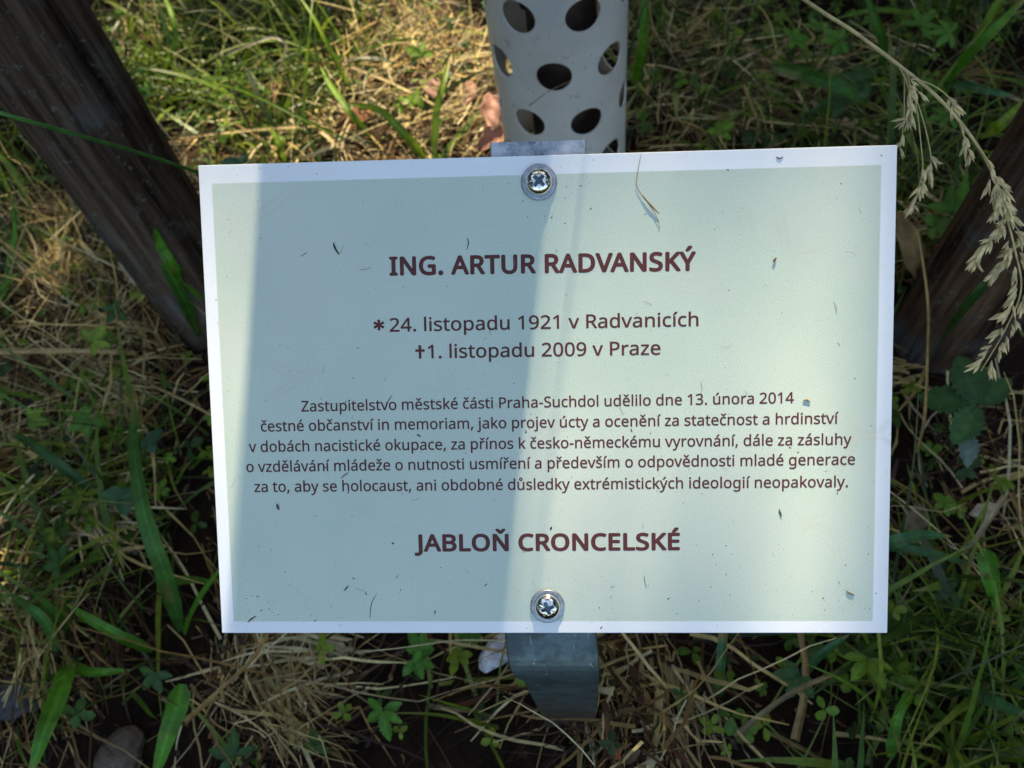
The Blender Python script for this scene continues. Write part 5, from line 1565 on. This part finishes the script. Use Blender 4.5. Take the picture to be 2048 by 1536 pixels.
# a tall culm beside the tube: its thin shadow crosses the plaque
cb = V3(.1215, .424, 0)
tall = spline([cb, cb + V3(.002, .001, .3), cb + V3(-.006, .004, .62), cb + V3(-.014, .004, .95), cb + V3(.01, -.01, 1.15)], 50)
o = link('green_stalk', tube_mesh('green_stalk', tall, np.linspace(.0004, .0003, 50), 8, cols=[(.045, .11, .02)] * 50), M_GREEN)
tag(o, 'upright thin green stalk standing close to the right side of the perforated tube', 'grass stalk')

# ------------------------------------------------------------------ what lies on the plaque
def bit(label, pts, w, col, name='plant_fragment', K=14):
    """A dry shred on the plaque: picture points along it."""
    P = spline([plate(*on_plate(p[0], p[1]), (p[2] * .14 + w * .4 if len(p) > 2 else w * .6)) for p in pts], K)
    s = np.linspace(0, 1, K)
    w = w * .68
    r = w * (.45 + .55 * np.sin(np.pi * np.clip(s, .05, .95)))
    o = link(name, tube_mesh(name, P, r, 6, cols=[col] * K), M_STRAW)
    return tag(o, label, 'plant fragment', 'plant shreds lying on the plaque')


TAN, BRN, DGR = (.40, .28, .14), (.10, .055, .03), (.02, .055, .035)
bit('curled dry strand below the top border of the plaque', [(1282, 308, .0012), (1275, 345, .0022), (1273, 372, .0026), (1285, 393, .0026), (1300, 412, .003), (1316, 440, .003), (1319, 458, .0012)], .00016, TAN)
bit('brown splinter on the curled dry strand', [(1284, 391, .003), (1300, 410, .0034), (1318, 428, .0032)], .00032, (.22, .11, .05))
bit('dark green fragment near the left of the plaque', [(667, 486, .0008), (671, 497, .001), (678, 509, .0006)], .00042, DGR)
bit('brown shred above the name line', [(934, 476), (937, 485), (934, 499)], .00022, BRN)
bit('brown crumb casting a small shadow right of the name', [(1546, 524, .0012), (1549, 520, .0016), (1552, 516, .0016)], .00045, (.16, .06, .03))
bit('thin brown hair at the bottom left of the plaque', [(753, 1188), (744, 1205), (741, 1222), (740, 1236)], .00017, BRN)
bit('dark tangle in the bottom left corner of the plaque', [(496, 1244), (503, 1238), (512, 1232)], .00034, BRN)
bit('pale chaff after the year on the first line of small text', [(1606, 801), (1613, 799), (1620, 804)], .00040, TAN)
bit('tan splinter above the last line of small text', [(683, 956), (690, 950), (697, 945)], .00030, (.28, .18, .09))
bit('brown husk at the lower right corner of the plaque', [(1692, 1182), (1699, 1186), (1708, 1190)], .00040, (.22, .15, .10))
bit('brown crumb in the lower right of the plaque field', [(1558, 1018), (1561, 1026), (1563, 1033)], .00032, (.14, .09, .05))
bit('dry crumb on the right white border corner', [(1552, 314), (1559, 317), (1566, 314)], .00028, (.20, .13, .09))
bit('forked dark twig over the first line of small text', [(772, 808), (778, 800), (784, 790)], .00020, (.09, .06, .04))
bit('clump of brown dirt below the small text at left', [(554, 1008), (556, 1013), (558, 1019)], .00055, (.18, .12, .07))
bit('small dark crumb left of the plant name', [(784, 1086), (788, 1087)], .00035, (.02, .02, .02))
bit('brown fleck near the lower left of the plaque', [(689, 1181), (693, 1176), (697, 1172)], .00034, (.14, .09, .05))


def specks():
    """Crumbs of soil and chaff: many are dust, a few are bigger, and more of them lie low down and round the screws."""
    V, F, C = [], [], []
    for k in range(760):
        u, v = rng.uniform(-HU + .001, HU - .001), rng.uniform(-HV + .001, HV - .001)
        r0 = rng.random()
        if r0 < .16: v = -HV + .004 + abs(rng.normal(0, .010))
        elif r0 < .22: u, v = -HU + .006 + abs(rng.normal(0, .012)), -HV + .005 + abs(rng.normal(0, .012))
        elif r0 < .30: u, v = (.004, .063) + rng.normal(0, .006, 2)
        r = min(.00042, .00007 * math.exp(rng.normal(0, .55)))
        el = 1 + 2.6 * rng.random() ** 2.5
        a0 = rng.uniform(0, 6.28)
        i0 = len(V)
        col = np.array([(.05, .035, .025), (.12, .075, .045), (.24, .16, .09), (.36, .28, .17), (.03, .035, .03)][rng.choice(5, p=[.32, .26, .2, .14, .08])])
        n = 8
        for m in range(n):
            t = 2 * math.pi * m / n
            x, y = r * el * math.cos(t) * rng.uniform(.55, 1.25), r * math.sin(t) * rng.uniform(.55, 1.25)
            V.append(plate(u + x * math.cos(a0) - y * math.sin(a0), v + x * math.sin(a0) + y * math.cos(a0), .00003)); C.append(col)
        V.append(plate(u, v, .00003 + r * .6)); C.append(col)
        F += [(i0 + m, i0 + (m + 1) % n, i0 + n) for m in range(n)]
    for k in range(46):                                  # hairs and fibres
        u, v = rng.uniform(-HU + .004, HU - .004), rng.uniform(-HV + .004, HV - .004)
        a, L_ = rng.uniform(0, 6.28), .001 + .004 * rng.random() ** 2
        cv = rng.normal(0, 1.2)
        col = np.array([(.30, .22, .13), (.42, .36, .25), (.08, .05, .035)][rng.integers(0, 3)])
        n = 7; i0 = len(V); w = rng.uniform(.00003, .00009)
        for m in range(n):
            t = m / (n - 1); an = a + cv * t
            if m: u += L_ / n * math.cos(an); v += L_ / n * math.sin(an)
            for sg in (-1, 1):
                V.append(plate(u - sg * w * math.sin(an), v + sg * w * math.cos(an), .00005 + .00012 * math.sin(3.1 * t))); C.append(col)
        F += [(i0 + 2 * m, i0 + 2 * m + 1, i0 + 2 * m + 3, i0 + 2 * m + 2) for m in range(n - 1)]
    o = link('dust_specks', mesh('dust_specks', V, F, np.array(C)), M_STRAW, smooth=False)
    tag(o, 'specks of dirt and fine fibres scattered over the plaque', None, None, 'stuff')


specks()
